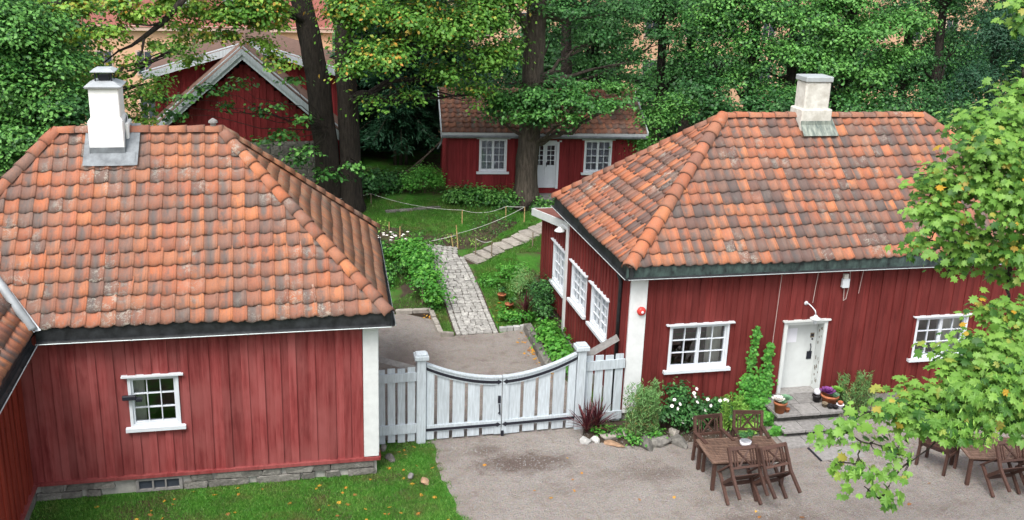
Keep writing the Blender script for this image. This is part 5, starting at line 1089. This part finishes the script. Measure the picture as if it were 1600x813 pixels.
# undergrowth
def shrub(name, lb, blobs, mat, leaf, clumps=34, per=26, group=None, cat='shrub', spread=.16, tmpl=LEAF, stems=True, flat=.6, tint=None):
    c = np.mean([b[0] for b in blobs], axis=0); base = (c[0], c[1], gz(c[0], c[1])); t = thing(name, base, lb, cat, group)
    if stems:
        m = MB()
        for (q, r, w_) in blobs:
            for _ in range(3): limb(m, (q[0] + random.uniform(-.15, .15), q[1] + random.uniform(-.1, .1), gz(q[0], q[1]) - .03), Vector(q) + Vector((random.uniform(-.2, .2), random.uniform(-.2, .2), random.uniform(-.1, .2))), .014, .005, 4, .4, seg=5)
        m.build('stem', 'stem', t)
    P, Nn, tn = foliage(blobs, clumps, per, leaf, spread, flat, dens=5. if max(np.max(b[1]) for b in blobs) < .62 else 2.2); g_ = np.interp(P[:, 1], _gy, _gz); P[:, 2] = np.maximum(P[:, 2], g_ + .03)
    if tint is not None: tn = tint(tn)
    scatter('foliage', P, Nn, leaf * rng.uniform(.7, 1.3, len(P)), tmpl, mat, tn, t, kind='stuff'); return t
def G(x, y, h, r, w=1.): return ((x, y, gz(x, y) + h), r, w)
shrub('shrub', 'rounded green bush at the left end of the cottage wall', [G(4.75, 36.6, .45, .45), G(5.2, 36.7, .6, .5), G(5.6, 36.5, .4, .35)], 'leaf_bright', .09, group='bushes by the cottage')
shrub('perennial_bed', 'leafy perennials along the cottage front left of the trunk', [G(6.2 + i * .42, 35.55 - i * .04 + random.uniform(-.2, .1), .28 + random.uniform(-.05, .1), (.38, .35, .32)) for i in range(6)], 'leaf_mid', .10, 44, group='bushes by the cottage')
shrub('perennial_bed', 'low leafy plants on the lawn edge right of the thick trunk', [G(9.3, 34.9, .2, (.4, .35, .25)), G(9.9, 34.8, .2, (.4, .3, .25))], 'leaf_mid', .10, group='bushes by the cottage')
shrub('shrub', 'dark undergrowth at the foot of the double trunk', [G(2.9, 36.2, .5, (.6, .5, .5)), G(3.5, 36.8, .4, (.6, .5, .45)), G(4.2, 36.9, .35, (.5, .4, .4))], 'leaf_dark', .11, group='bushes by the cottage')
shrub('shrub', 'bright green shrubs behind the right end of the cottage', [B(1020, 195, 36, (.9, .7, .8)), B(1055, 170, 36.5, (.8, .7, .7)), B(1000, 225, 35.6, (.5, .5, .6)), B(1085, 160, 37, .7)], 'leaf_mid', .11, 40, group='bushes behind the right house', spread=.2)
shrub('shrub', 'dense green hedge rising behind the right house ridge', [B(x, y, 33.5, (1.0, .8, .8)) for x, y in ((1120, 185), (1180, 180), (1220, 170), (1100, 150))], 'leaf_dark', .12, 36, group='bushes behind the right house', spread=.2)
shrub('shrub', 'mixed grey-green bushes behind the ridge right of the beige chimney', [B(x, y, 33, (1.0, .8, .8)) for x, y in ((1330, 185), (1400, 170), (1450, 185), (1500, 190), (1560, 200))], 'leaf_dark', .12, 36, group='bushes behind the right house', spread=.2)
shrub('shrub', 'dark bushes behind the left hip of the left house roof', [B(x, y, 28.5, (.9, .8, .9)) for x, y in ((0, 250), (50, 225), (110, 190), (-40, 200))], 'leaf_dark', .11, 36, group='trees at the left', spread=.2)
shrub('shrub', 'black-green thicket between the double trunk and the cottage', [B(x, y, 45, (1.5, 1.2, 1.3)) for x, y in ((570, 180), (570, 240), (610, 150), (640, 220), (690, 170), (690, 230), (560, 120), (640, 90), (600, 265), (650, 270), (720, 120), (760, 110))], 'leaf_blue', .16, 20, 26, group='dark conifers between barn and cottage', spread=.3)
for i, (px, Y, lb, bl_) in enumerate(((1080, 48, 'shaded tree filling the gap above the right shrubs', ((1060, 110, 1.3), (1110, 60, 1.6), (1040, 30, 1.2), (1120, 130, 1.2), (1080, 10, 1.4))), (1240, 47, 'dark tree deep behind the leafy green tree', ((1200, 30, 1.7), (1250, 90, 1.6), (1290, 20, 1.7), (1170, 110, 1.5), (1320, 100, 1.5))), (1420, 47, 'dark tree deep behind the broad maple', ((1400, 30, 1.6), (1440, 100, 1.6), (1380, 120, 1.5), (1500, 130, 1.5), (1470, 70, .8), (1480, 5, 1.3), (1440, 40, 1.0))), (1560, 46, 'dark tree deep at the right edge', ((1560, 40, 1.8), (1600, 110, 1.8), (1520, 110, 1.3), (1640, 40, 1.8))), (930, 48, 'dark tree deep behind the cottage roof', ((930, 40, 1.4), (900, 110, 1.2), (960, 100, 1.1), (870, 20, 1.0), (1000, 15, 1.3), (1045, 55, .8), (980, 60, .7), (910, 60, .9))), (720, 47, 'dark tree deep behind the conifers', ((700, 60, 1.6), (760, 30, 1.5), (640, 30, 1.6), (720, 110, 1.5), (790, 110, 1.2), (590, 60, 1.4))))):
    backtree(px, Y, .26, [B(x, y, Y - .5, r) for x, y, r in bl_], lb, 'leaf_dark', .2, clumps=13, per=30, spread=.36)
# far wood as one mass
P, Nn, tn = foliage([((x + random.uniform(-1.5, 1.5), random.uniform(50, 60), random.uniform(-2, 2.2) + (3.2 if 500 < project((x, 55, 3))[0] < 950 or project((x, 55, 3))[0] > 1150 else 0)), (2.6, 2, 2.6), 1.) for x in np.arange(-2, 48, 2.0)] + [((x, 58, -2.0), (2.6, 2, 2.0), 1.) for x in np.arange(-24, 0, 2.2)], 11, 26, .25, .5)
scatter('far_wood', P, Nn, .26 * rng.uniform(.7, 1.3, len(P)), LEAF, 'leaf_dark', tn, None, kind='stuff', label='dark wood between the garden and the apartment blocks', category='wood') if False else scatter('far_wood', P, Nn, .26 * rng.uniform(.7, 1.3, len(P)), LEAF, 'leaf_dark', tn, None, kind='stuff', label='dark wood between the garden and the apartment blocks', cat='wood')

# ------------------------------------------------------------------ garden plants
shrub('berry_bush', 'long leafy berry bushes left of the cobbled path', [G(4.15, 28.6, .55, (.40, .42, .5)), G(4.2, 29.3, .6, (.42, .45, .55)), G(4.15, 30.0, .6, (.45, .45, .5)), G(4.1, 30.7, .55, (.5, .45, .45)), G(3.8, 31.2, .4, (.5, .4, .4)), G(4.3, 28.0, .4, (.3, .35, .4))], 'leaf_bright', .10, 40, group='garden plants', spread=.15)
shrub('berry_bush', 'looser shrubs along the roof edge at the left of the garden', [G(2.9, 31.3, .35, (.45, .4, .35)), G(3.3, 30.2, .25, (.4, .4, .28), .7), G(2.9, 29.6, .25, (.4, .4, .28), .7), G(2.6, 32.4, .4, (.45, .4, .35), .8)], 'leaf_mid', .09, 34, group='garden plants', spread=.15)
wf = MB()
for i in range(26):
    x, y = random.uniform(2.6, 4.0), random.uniform(31.2, 32.0); z = gz(x, y) + random.uniform(.45, .75); wf.lathe([(.01, z), (.055, z + .02), (.02, z + .035)], (x, y, 0), 6)
wf.build('blossom_heads', 'petalwhite', None, kind='stuff', label='small white blossoms by the left bend of the cobbled path', cat='flowers')
for k, (x, y, h, lb) in enumerate(((2.9, 33.6, .3, 'low yellowish seedlings in the dark bed at the left'), (4.1, 33.0, .2, 'sparse low plants in the middle of the dark bed'), (6.9, 33.1, .3, 'green herbs beside the flagstones'), (5.9, 32.3, .22, 'small herbs by the bamboo cane'), (7.5, 33.8, .35, 'tall herbs near the right rope stakes'), (5.0, 32.6, .2, 'little plants behind the path bend'))):
    shrub('garden_herb', lb, [G(x + dx, y + dy, h * .6, (.3, .25, h * .6), .5) for dx, dy in ((0, 0), (.5, .15), (-.5, .1), (.25, -.25), (-.2, .4))], ('leaf_lime', 'leaf_mid', 'leaf_mid')[k % 3], .055, 30, 14, 'garden plants', 'plant', .10)
shrub('garden_herb', 'leafy green bed plants along the side wall by the gate', [G(7.1, 24.2, .25, (.35, .45, .3)), G(7.1, 25.0, .3, (.35, .45, .32)), G(7.15, 23.4, .2, (.3, .4, .25)), G(7.15, 25.7, .25, (.3, .35, .3))], 'leaf_bright', .12, 44, 18, 'garden plants', 'plant', .13)
shrub('shrub', 'dark fine-leaved bush below the lean-to window', [G(7.35, 27.3, .40, (.42, .45, .45)), G(7.5, 28.0, .45, (.35, .45, .45)), G(7.3, 26.7, .3, (.3, .3, .3))], 'leaf_dark', .07, 60, 24, 'garden plants', 'shrub', .12)
shrub('garden_herb', 'grey-green lavender-like bush behind the garden cordyline', [G(6.95, 28.6, .3, (.3, .3, .32)), G(7.25, 29.1, .35, (.35, .35, .35))], 'leaf_sage', .075, 50, 24, 'garden plants', 'plant', .12, tmpl=SPRAY)
shrub('garden_herb', 'low green plants in front of the pots right of the path', [G(6.4, 26.9, .15, (.35, .3, .18)), G(6.3, 27.3, .12, (.3, .25, .15)), G(6.75, 26.8, .2, (.3, .3, .2))], 'leaf_bright', .09, 40, 16, 'garden plants', 'plant', .1)
shrub('garden_herb', 'sprawling green herb with dark soil on the slope right of the path', [G(6.3, 29.3, .15, (.4, .35, .2)), G(6.8, 29.7, .2, (.35, .3, .22)), G(7.3, 30.0, .2, (.4, .35, .22))], 'leaf_bright', .08, 40, 16, 'garden plants', 'plant', .1)
def cordyline(x, y, z, h, n, lb, pot=None):
    t = thing('cordyline', (x, y, z), lb, 'plant', 'red cordylines'); zb = z
    if pot: MB().lathe([(.08, z), (.11, z + .16), (.12, z + .16), (.12, z + .19), (.10, z + .19), (.10, z + .17)], (x, y, 0), 12).build('pot', 'terracotta', t, smooth=True); zb = z + .15
    m = MB()
    for i in range(n):
        a = i * 2.4 + random.uniform(-.2, .2); el = R_(random.uniform(28, 88)); L = h * random.uniform(.75, 1.1); d = Vector((math.cos(a) * math.cos(el), math.sin(a) * math.cos(el), math.sin(el))); s_ = d.cross(Vector((0, 0, 1))).normalized(); p0 = Vector((x, y, zb + random.uniform(0, .15))); vs = []
        for j in range(6):
            f = j / 5; c = p0 + d * L * f + Vector((0, 0, -.25 * L * f * f * math.cos(el))); w_ = .020 * (1 - f ** 2 * .95) * (.5 + f if f < .5 else 1); vs += [c - s_ * w_, c + s_ * w_]
        m.add(vs, [(2 * j, 2 * j + 1, 2 * j + 3, 2 * j + 2) for j in range(5)])
        if i % 30 == 29 or i == n - 1: m.build('leaf_rosette', 'leaf_red', t); m = MB()
cordyline(6.58, 19.98, .05, .78, 60, 'dark red spiky cordyline in front of the right gate post'); cordyline(6.85, 20.10, .05, .75, 60, 'dark red cordyline just left of the picket fence rail, behind its twin')
cordyline(6.80, 26.95, gz(0, 26.95), .70, 46, 'dark red cordyline in a small pot in the garden', True)
for (x, y, lb) in ((6.40, 28.35, 'small terracotta pot on the grass right of the path, left one'), (6.50, 27.75, 'small terracotta pot on the grass right of the path, right one')):
    z = gz(x, y); t = thing('plant_pot', (x, y, z), lb, 'pot', 'terracotta pots'); MB().lathe([(.09, z), (.12, z + .17), (.135, z + .17), (.135, z + .21), (.11, z + .21), (.11, z + .18)], (x, y, 0), 12).build('pot', 'terracotta', t, smooth=True)
    P, Nn, tn = foliage([((x, y, z + .33), (.17, .17, .13), 1)], 120, 20, .05, .06); scatter('plant', P, Nn, .07 * rng.uniform(.7, 1.3, len(P)), LEAF, 'leaf_dark', tn, t)
# front bed
def spikes(name, lb, x0, x1, y0, y1, n, h, mat, lw=.05, top=None, group='front bed plants', lean=.12):
    t = thing(name, ((x0 + x1) / 2, (y0 + y1) / 2, 0), lb, 'plant', group); m = MB(); Ps, As, Ts = [], [], []
    for i in range(n):
        x, y = random.uniform(x0, x1), random.uniform(y0, y1); z = gz(x, y); hh = h * random.uniform(.6, 1.08); tx, ty = x + random.uniform(-lean, lean), y + random.uniform(-lean, lean) - .05; m.tube([(x, y, z), ((x + tx) / 2, (y + ty) / 2, z + hh * .55), (tx, ty, z + hh)], [.007, .006, .003], 4, False)
        k = int(hh * 75); f = rng.random(k) ** .8; c = np.stack([x + (tx - x) * f, y + (ty - y) * f, z + hh * f], 1) + rng.normal(size=(k, 3)) * .025; Ps.append(c); a = rng.random(k) * 6.28; As.append(np.stack([np.cos(a), np.sin(a), .5 + rng.random(k) * .6], 1)); Ts.append(np.where(f > .9, .97, rng.random(k) * .75))
    m.build('stem', 'stem', t); P = np.concatenate(Ps); A = np.concatenate(As); scatter('foliage', P + unit(A) * .03, np.cross(A, rng.normal(size=A.shape)), np.stack([np.full(len(P), lw * 1.4), np.full(len(P), lw * 2.2), np.full(len(P), lw)], 1), SPRAY, mat, np.concatenate(Ts), t, along=A, kind='stuff'); return t
spikes('goldenrod', 'tall feathery green goldenrod before the white corner board', 7.45, 8.12, 19.35, 19.95, 70, 1.25, 'leaf_sage')
spikes('goldenrod', 'green feathery stalks right of the entrance door pots', 12.85, 13.7, 19.9, 20.35, 42, 1.0, 'leaf_sage')
shrub('garden_herb', 'low light green groundcover below the goldenrod', [G(7.6, 19.4, .12, (.35, .2, .18)), G(8.0, 19.45, .15, (.3, .2, .2)), G(7.25, 19.75, .12, (.3, .2, .12)), G(6.9, 20.0, .10, (.3, .2, .12))], 'leaf_bright', .07, 60, 14, 'front bed plants', 'plant', .08)
rs = shrub('rose_bush', 'white-flowering rose bush under the near window', [G(8.75, 20.05, .75, (.40, .28, .36)), G(8.45, 19.95, .45, (.35, .3, .35)), G(9.15, 19.95, .45, (.45, .3, .32)), G(9.6, 19.95, .4, (.4, .3, .32)), G(8.95, 19.75, .3, (.5, .25, .25)), G(9.9, 20.0, .35, (.35, .3, .28))], 'leaf_dark', .075, 62, 20, 'front bed plants', 'shrub', .10)
for i, (x, z) in enumerate([(8.45, .62), (8.5, .76), (8.58, .55), (8.62, .66), (8.95, .92), (8.98, .80), (9.0, 1.0), (9.05, .66), (9.32, .70), (9.35, .60), (9.3, .42), (8.72, .22), (9.0, .28), (9.62, .66), (9.7, .72), (9.78, .66)]):
    y = 19.62 + random.uniform(-.05, .1); Mx = Matrix.Translation((x, y, z + .12)) @ Matrix.Rotation(random.uniform(.4, 1.2), 4, 'X') @ Matrix.Rotation(random.uniform(-.5, .5), 4, 'Y'); m = MB()
    for k in range(6): a = k * math.pi / 3; m.add([Mx @ Vector((0, 0, 0)), Mx @ Vector((.036 * math.cos(a - .5), .036 * math.sin(a - .5), .015)), Mx @ Vector((.045 * math.cos(a), .045 * math.sin(a), .025)), Mx @ Vector((.036 * math.cos(a + .5), .036 * math.sin(a + .5), .015))], [(0, 1, 2, 3)])
    m.build('blossom', 'petalwhite', rs)
spikes('lady_mantle', 'yellow-green leafy spikes between roses and ivy', 9.75, 10.25, 19.6, 19.95, 34, .75, 'leaf_lime', .06); shrub('garden_herb', 'bright yellow-green plant behind the right chair back', [G(10.15, 19.35, .18, (.3, .25, .22)), G(10.4, 19.5, .15, (.25, .2, .18))], 'leaf_lime', .07, 60, 16, 'front bed plants', 'plant', .08)
# ivy on the wall
iv = thing('climbing_vine', (10.9, 20.45, 0), 'bright green vine climbing the wall left of the entrance door', 'vine', None); m = MB(); Ps, Ns = [], []
for (x0, y0, z0, x1, z1, w_, n) in ((10.7, 20.42, .1, 10.72, 1.05, .40, 640), (10.68, 20.46, .8, 10.74, 2.25, .15, 230), (11.05, 20.42, .1, 11.1, 1.1, .28, 520), (11.08, 20.46, .9, 11.12, 1.80, .15, 200), (10.95, 20.2, .0, 10.9, .5, .42, 420), (11.0, 19.8, .0, 10.85, .35, .32, 300), (10.85, 19.3, .0, 10.9, .22, .22, 200)):
    f = rng.random(n); k = 1 - .55 * f ** 2; x = x0 + (x1 - x0) * f + rng.normal(size=n) * w_ * .5 * k; z = z0 + (z1 - z0) * f; y = y0 - np.abs(rng.normal(size=n)) * .07; Ps.append(np.stack([x, y, z], 1)); Ns.append(np.stack([rng.normal(size=n) * .4, -np.ones(n), .6 + rng.normal(size=n) * .3], 1)); m.tube([(x0, y0 + .04, z0), (x0 + .03, y0 + .04, (z0 + z1) / 2), (x1, y0 + .04, z1)], [.012, .010, .004], 5)
m.build('stem', 'stem', iv); P = np.concatenate(Ps); scatter('foliage', P, np.concatenate(Ns), .085 * rng.uniform(.6, 1.25, len(P)), MAPLE, 'leaf_bright', .2 + .8 * rng.random(len(P)), iv, kind='stuff', along=np.tile((0, 0, -1.), (len(P), 1)))
# pots on the steps
def cabbage(parent, c, r, mat, n=26):
    m = MB()
    for i in range(n):
        a = i * 2.4; el = .25 + 1.1 * (i / n); rr = r * (1.1 - .65 * i / n); d = Vector((math.cos(a) * math.cos(el), math.sin(a) * math.cos(el), math.sin(el))); s_ = d.cross(Vector((0, 0, 1))).normalized() * rr * .5; p = Vector(c); m.add([p, p + d * rr * .6 - s_, p + d * rr * 1.05 - s_ * .5 + Vector((0, 0, .02)), p + d * rr * 1.1 + s_ * .4, p + d * rr * .6 + s_], [(0, 1, 2, 3, 4)])
    return m.build('cabbage_head', mat, parent)
def potted(name, x, y, z, r, h, lb, heads, mat='terracotta'):
    t = thing(name, (x, y, z), lb, 'pot', 'pots on the steps'); MB().lathe([(r * .72, z), (r * .95, z + h * .8), (r * 1.08, z + h * .8), (r * 1.08, z + h), (r * .92, z + h), (r * .9, z + h * .9)], (x, y, 0), 18).build('pot', mat, t, smooth=True)
    for (dx, dy, dz, hr, hm) in heads: cabbage(t, (x + dx, y + dy, z + h + dz), hr, hm)
    return t
potted('flower_pot', 11.12, 19.62, .40, .15, .27, 'terracotta pot of pale ornamental cabbage left of the door', ((-.06, 0, .02, .15, 'petalwhite'), (.13, .02, .02, .15, 'leaf_pale'), (.0, -.08, .0, .10, 'leaf_pale')))
potted('flower_pot', 11.30, 19.60, .40, .06, .09, 'tiny terracotta pot beside the pale cabbage pot', ())
potted('flower_pot', 12.52, 19.86, .40, .20, .24, 'wide terracotta pot with purple and green ornamental cabbages', ((-.07, 0, .04, .18, 'petalpurple'), (.17, .03, .05, .15, 'leaf_lime'), (.03, -.12, 0, .12, 'leaf_pale')))
potted('flower_pot', 12.28, 20.02, .40, .11, .17, 'black glazed pot with a white ball on top by the door jamb', (), 'darkpot')
MB().lathe([(.02, .57), (.07, .60), (.085, .65), (.07, .70), (.02, .725)], (12.28, 20.02, 0), 14).build('white_ball', 'paper', None, smooth=True, label='white ball sitting on the black pot', cat='ball')
for (x, y, r, h, m_, lb) in ((12.33, 19.72, .07, .10, 'stake_grey', 'mossy little bowl in front of the black pot'), (12.42, 19.62, .07, .09, 'darkpot', 'small black bowl, left of two at the landing edge'), (12.53, 19.58, .065, .08, 'darkpot', 'small black bowl, right of two at the landing edge'), (12.67, 19.62, .085, .09, 'paper', 'small white bowl holding an orange pot at the landing corner')):
    potted('small_bowl', x, y, .40, r, h, lb, (), m_)
potted('small_bowl', 12.67, 19.62, .46, .06, .09, 'tiny orange terracotta pot in the white bowl', ())
P, Nn, tn = foliage([((9.35, 17.72, TH + .24), (.14, .14, .14), 1)], 260, 20, .04, .05); scatter('herb', P, Nn, .05 * rng.uniform(.7, 1.3, len(P)), LEAF, 'leaf_dark', tn, bw_)

# ------------------------------------------------------------------ lawns
def lawn(name, lb, n, x0, x1, y0, y1, inside, h=.06):
    x = rng.uniform(x0, x1, n * 2); y = rng.uniform(y0, y1, n * 2); keep = inside(x, y); x, y = x[keep][:n], y[keep][:n]; N = len(x); z = np.interp(y, _gy, _gz); P = np.stack([x, y, z - .005], 1)
    A = np.stack([rng.normal(size=N) * .5, rng.normal(size=N) * .5, np.ones(N)], 1); Nr = np.cross(A, rng.normal(size=(N, 3))); pat = np.sin(x * 2.3 + y) * np.sin(y * 3.1 - x * .7) * .25 + .45
    scatter(name, P, Nr, np.stack([np.full(N, .016), h * rng.uniform(.5, 1.5, N), np.full(N, .03)], 1), BLADE, 'grassblade', np.clip(pat + rng.normal(size=N) * .2, 0, .99), None, along=A, kind='stuff', label=lb, cat='grass')
ex = lambda y: np.interp(y, [12, 16.2, 17.3, 18.8, 20.15], [3.9, 3.45, 3.15, 3.05, 3.1])
lawn('lawn_grass', 'mown grass of the front lawn below the left house', 90000, -5.5, 3.6, 15.5, 20.3, lambda x, y: (x < ex(y) + .06 * np.sin(y * 9) + .05 * np.sin(y * 23) + rng.normal(size=len(x)) * .05) & ((y < 19.0) | (x > 1.85)), .055)
lawn('lawn_grass', 'grass of the sloping back garden lawn', 80000, 2.2, 10.5, 27.9, 36, lambda x, y: ~((np.abs(x - 5.25) < .68) & (y < 31.9)) & (np.abs((y - 31.2) - (x - 6.1) * .78) > .35) & ~((x > 7.5) & (y < 31.5)) & ~((y > 31.5 + .12 * np.sin(x * 5)) & (y < np.interp(x, [2.2, 3.2, 4.8, 6.3, 7.4, 8.2], [34.3, 34.0, 33.1, 33.0, 34.1, 34.1]) + .2 * np.sin(x * 7)) & (y > np.interp(x, [2.2, 5.6, 6.6, 8.1], [31.5, 31.8, 32.1, 33.8])) & (rng.random(len(x)) < .86)), .075)
lawn('lawn_grass', 'grass patches beside the lower end of the cobbled path', 14000, 3.4, 7.2, 26.2, 28.0, lambda x, y: (((x > 5.95) & (y > 26.5)) | ((x > 4.25) & (x < 4.6))), .07)
def fallen(name, lb, pts, s_=.10):
    P = np.array([(x, y, gz(x, y) + .02) for x, y in pts]); scatter(name, P, np.tile((0, 0, 1.), (len(P), 1)) + rng.normal(size=(len(P), 3)) * .25, s_ * rng.uniform(.6, 1.2, len(P)), MAPLE, 'fallen', rng.random(len(P)), None, kind='stuff', label=lb, cat='leaves')
fallen('fallen_leaves', 'yellow fallen leaves scattered over the front lawn', [(random.uniform(-4.6, 3.0), random.uniform(16.5, 18.9)) for _ in range(70)] + [(random.uniform(1.9, 3.1), random.uniform(19, 20.1)) for _ in range(14)])
fallen('fallen_leaves', 'yellow fallen leaves scattered on the gravel yard', [(random.uniform(3.3, 14), random.uniform(14.5, 19)) for _ in range(34)])
fallen('fallen_leaves', 'orange fallen leaves drifted along the kerb behind the gate', [(6.5 + random.gauss(0, .10), random.uniform(22.5, 26.2)) for _ in range(60)] + [(random.uniform(4.0, 4.2) + random.gauss(0, .1), 27.6 + random.gauss(0, .15)) for _ in range(14)] + [(random.uniform(5.95, 6.8), random.uniform(26.5, 28.2)) for _ in range(34)], .11)
# grit and pebbles on the gravel
n = 12000; x = rng.uniform(3.2, 15, n); y = rng.uniform(14.8, 20, n); P = np.stack([x, y, np.full(n, .006)], 1)
PEB = (np.array([(-.5, -.4, 0), (.5, -.5, 0), (.45, .5, 0), (-.4, .45, 0), (0, 0, .55)]), np.array([(0, 1, 4), (1, 2, 4), (2, 3, 4), (3, 0, 4)]))
scatter('gravel_pebbles', P, np.tile((0, 0, 1.), (n, 1)), .026 * rng.uniform(.3, 1.3, n), PEB, 'granite', rng.random(n), None, kind='stuff', label='loose pebbles on the gravel yard', cat='pebbles')

# ------------------------------------------------------------------ the near maple at the right
def N_(px, py, dep): d = rx * (px - 800) + dn * (py - 406.5) + fw * 1600; return CAMP + d * (dep / 1600)
MBASE = Vector((12.2, 9.6, 0)); nm = thing('maple_tree', MBASE, 'near maple with big pale green leaves reaching in from the right edge', 'tree', 'garden trees'); m = MB()
tp = [MBASE + Vector((0, 0, -.1)), MBASE + Vector((-.1, .1, 2.5)), MBASE + Vector((-.4, .2, 5)), MBASE + Vector((-.6, .1, 8)), MBASE + Vector((-.5, 0, 11))]; trunk_tube(m, tp, [.30, .26, .22, .15, .06])
nb = [(1560, 215, 12.0, .50), (1500, 290, 11.8, .45), (1570, 310, 11.6, .60), (1470, 350, 11.8, .36), (1515, 395, 11.9, .34), (1585, 400, 11.8, .40), (1600, 150, 12.3, .36), (1540, 250, 11.5, .40), (1630, 250, 11.8, .6), (1640, 350, 11.8, .6), (1445, 385, 12, .16), (1455, 300, 12, .22), (1525, 200, 12.2, .25), (1480, 425, 12, .13), (1575, 435, 12, .16), (1445, 335, 12, .2),
      (1580, 500, 11.6, .32), (1555, 555, 11.2, .45), (1600, 600, 11.2, .50), (1510, 610, 11.0, .42), (1540, 645, 10.9, .38), (1460, 635, 11.0, .32), (1420, 650, 11.0, .26), (1590, 655, 11.1, .36), (1385, 640, 11.0, .16), (1350, 645, 11.0, .12), (1480, 672, 10.9, .24), (1640, 560, 11.3, .6), (1650, 640, 11.2, .5), (1545, 490, 11.6, .2), (1490, 560, 11.3, .2), (1430, 620, 11.1, .16),
      (1345, 690, 10.9, .13), (1340, 725, 10.9, .12), (1350, 760, 10.9, .14), (1395, 700, 10.9, .16), (1405, 735, 10.9, .13), (1375, 780, 10.9, .07), (1302, 682, 11.0, .12), (1315, 672, 11.0, .12), (1300, 722, 11.0, .10), (1595, 10, 12.5, .14), (1610, 35, 12.5, .2)]
blobs = [(tuple(N_(px, py, dp)), r, .68 if px < 1412 and py > 600 else .95 if py > 470 else 1.1) for px, py, dp, r in nb] + [((12.2 + dx, 9.7 + dy, z), r, .16) for dx, dy, z, r in ((-1, .5, 9.5, 1.), (.6, 0, 10.5, 1.2), (1.2, .6, 8.6, 1.2), (1.3, -.6, 6.4, 1.2), (-.4, -1.2, 7.6, 1.0), (.8, 1.3, 7.0, 1.2), (-.6, .4, 5.6, .8))]
nodes = [(tp[i].lerp(tp[i + 1], f / 5), 0) for i in range(len(tp) - 1) for f in range(5)]
for (c, r, w_) in sorted(blobs, key=lambda b: min((p - Vector(b[0])).length for p in tp)):
    c = Vector(c); a, dpt = min(nodes, key=lambda q: (q[0] - c).length * (1 + .12 * q[1]) + max(0, q[0].z - c.z - .4) * .6); nodes.append((c, dpt + 1)); limb(m, a, c, max(.010, .055 - .010 * dpt), max(.006, .040 - .010 * dpt), 7, .35, seg=6)
    for _ in range(3): limb(m, a.lerp(c, .72), c + Vector((random.uniform(-1, 1), random.uniform(-1, 1), random.uniform(-.7, .7))) * r, .009, .003, 4, .5, seg=4)
for (c, r, w_) in ():
    c = Vector(c); a = min((tp[i].lerp(tp[i + 1], f / 5) for i in range(len(tp) - 1) for f in range(5)), key=lambda p: (p - c).length + abs(p.z - c.z - .2) * .7); limb(m, a, c, .018 + .006 * (c - a).length, .005, 7, .35, seg=6)
    for _ in range(3): limb(m, a.lerp(c, .72), c + Vector((random.uniform(-1, 1), random.uniform(-1, 1), random.uniform(-.7, .7))) * r, .009, .003, 4, .5, seg=4)
m.build('trunk', 'bark', nm, smooth=True)
P, Nn, tn = foliage(blobs, 62, 16, .16, .11, .55, 0., 1.8, 2.8, minc=1); Nn = Nn + np.array([-.1, -.55, .25]); al = np.stack([rng.normal(size=len(P)) * .5, -.4 + rng.normal(size=len(P)) * .4, -np.ones(len(P))], 1); sz = np.where(P[:, 2] > 6.6, .105, .125) * rng.uniform(.55, 1.3, len(P)); cen_ = np.array([np.min([np.linalg.norm((p - np.array(b[0])) / b[1]) for b in blobs]) for p in P]); tn = np.clip(tn * np.clip(cen_ * 1.25, .3, 1.), 0, .99)  # leaves deep in each clump tinted darker, painting in the crown's inner shade
pr = np.array([project(p) for p in P]); vis = (pr[:, 0] < 1590) & (pr[:, 1] > 5) & (pr[:, 1] < 805); order = np.argsort(np.where(vis, pr[:, 2], 99.))[:300]; rest = np.setdiff1d(np.arange(len(P)), order)
scatter('crown', P[rest], Nn[rest], sz[rest], MAPLE, 'leaf_maple', tn[rest], nm, along=al[rest], kind='stuff')
lfm = []
for i in range(4):
    me = bpy.data.meshes.new('leaf'); me.from_pydata([(x, y, z * random.uniform(.6, 2.4)) for x, y, z in MAPLE[0].tolist()], [], MAPLE[1].tolist()); me.materials.append(MATS['leaf_maple']); lfm.append(me)
for i in order:
    z = Vector(Nn[i]).normalized(); y = Vector(al[i]); y = (y - z * y.dot(z)).normalized(); x = y.cross(z); s_ = sz[i]; p = P[i]
    o = bpy.data.objects.new('leaf', random.choice(lfm)); o.matrix_basis = Matrix(((x.x * s_, y.x * s_, z.x * s_, p[0]), (x.y * s_, y.y * s_, z.y * s_, p[1]), (x.z * s_, y.z * s_, z.z * s_, p[2]), (0, 0, 0, 1))); put(o, nm)
# clusters of yellow winged seeds hanging among the leaves
hs_ = order[::6]; k = len(hs_); Pk = np.repeat(P[hs_], 7, axis=0) + rng.normal(size=(k * 7, 3)) * .05; scatter('seed_cluster', Pk, rng.normal(size=(k * 7, 3)), .06 * rng.uniform(.7, 1.3, k * 7), SPRAY, 'leaf_lime', rng.random(k * 7), nm, along=np.tile((0, 0, -1.), (k * 7, 1)), kind='stuff')
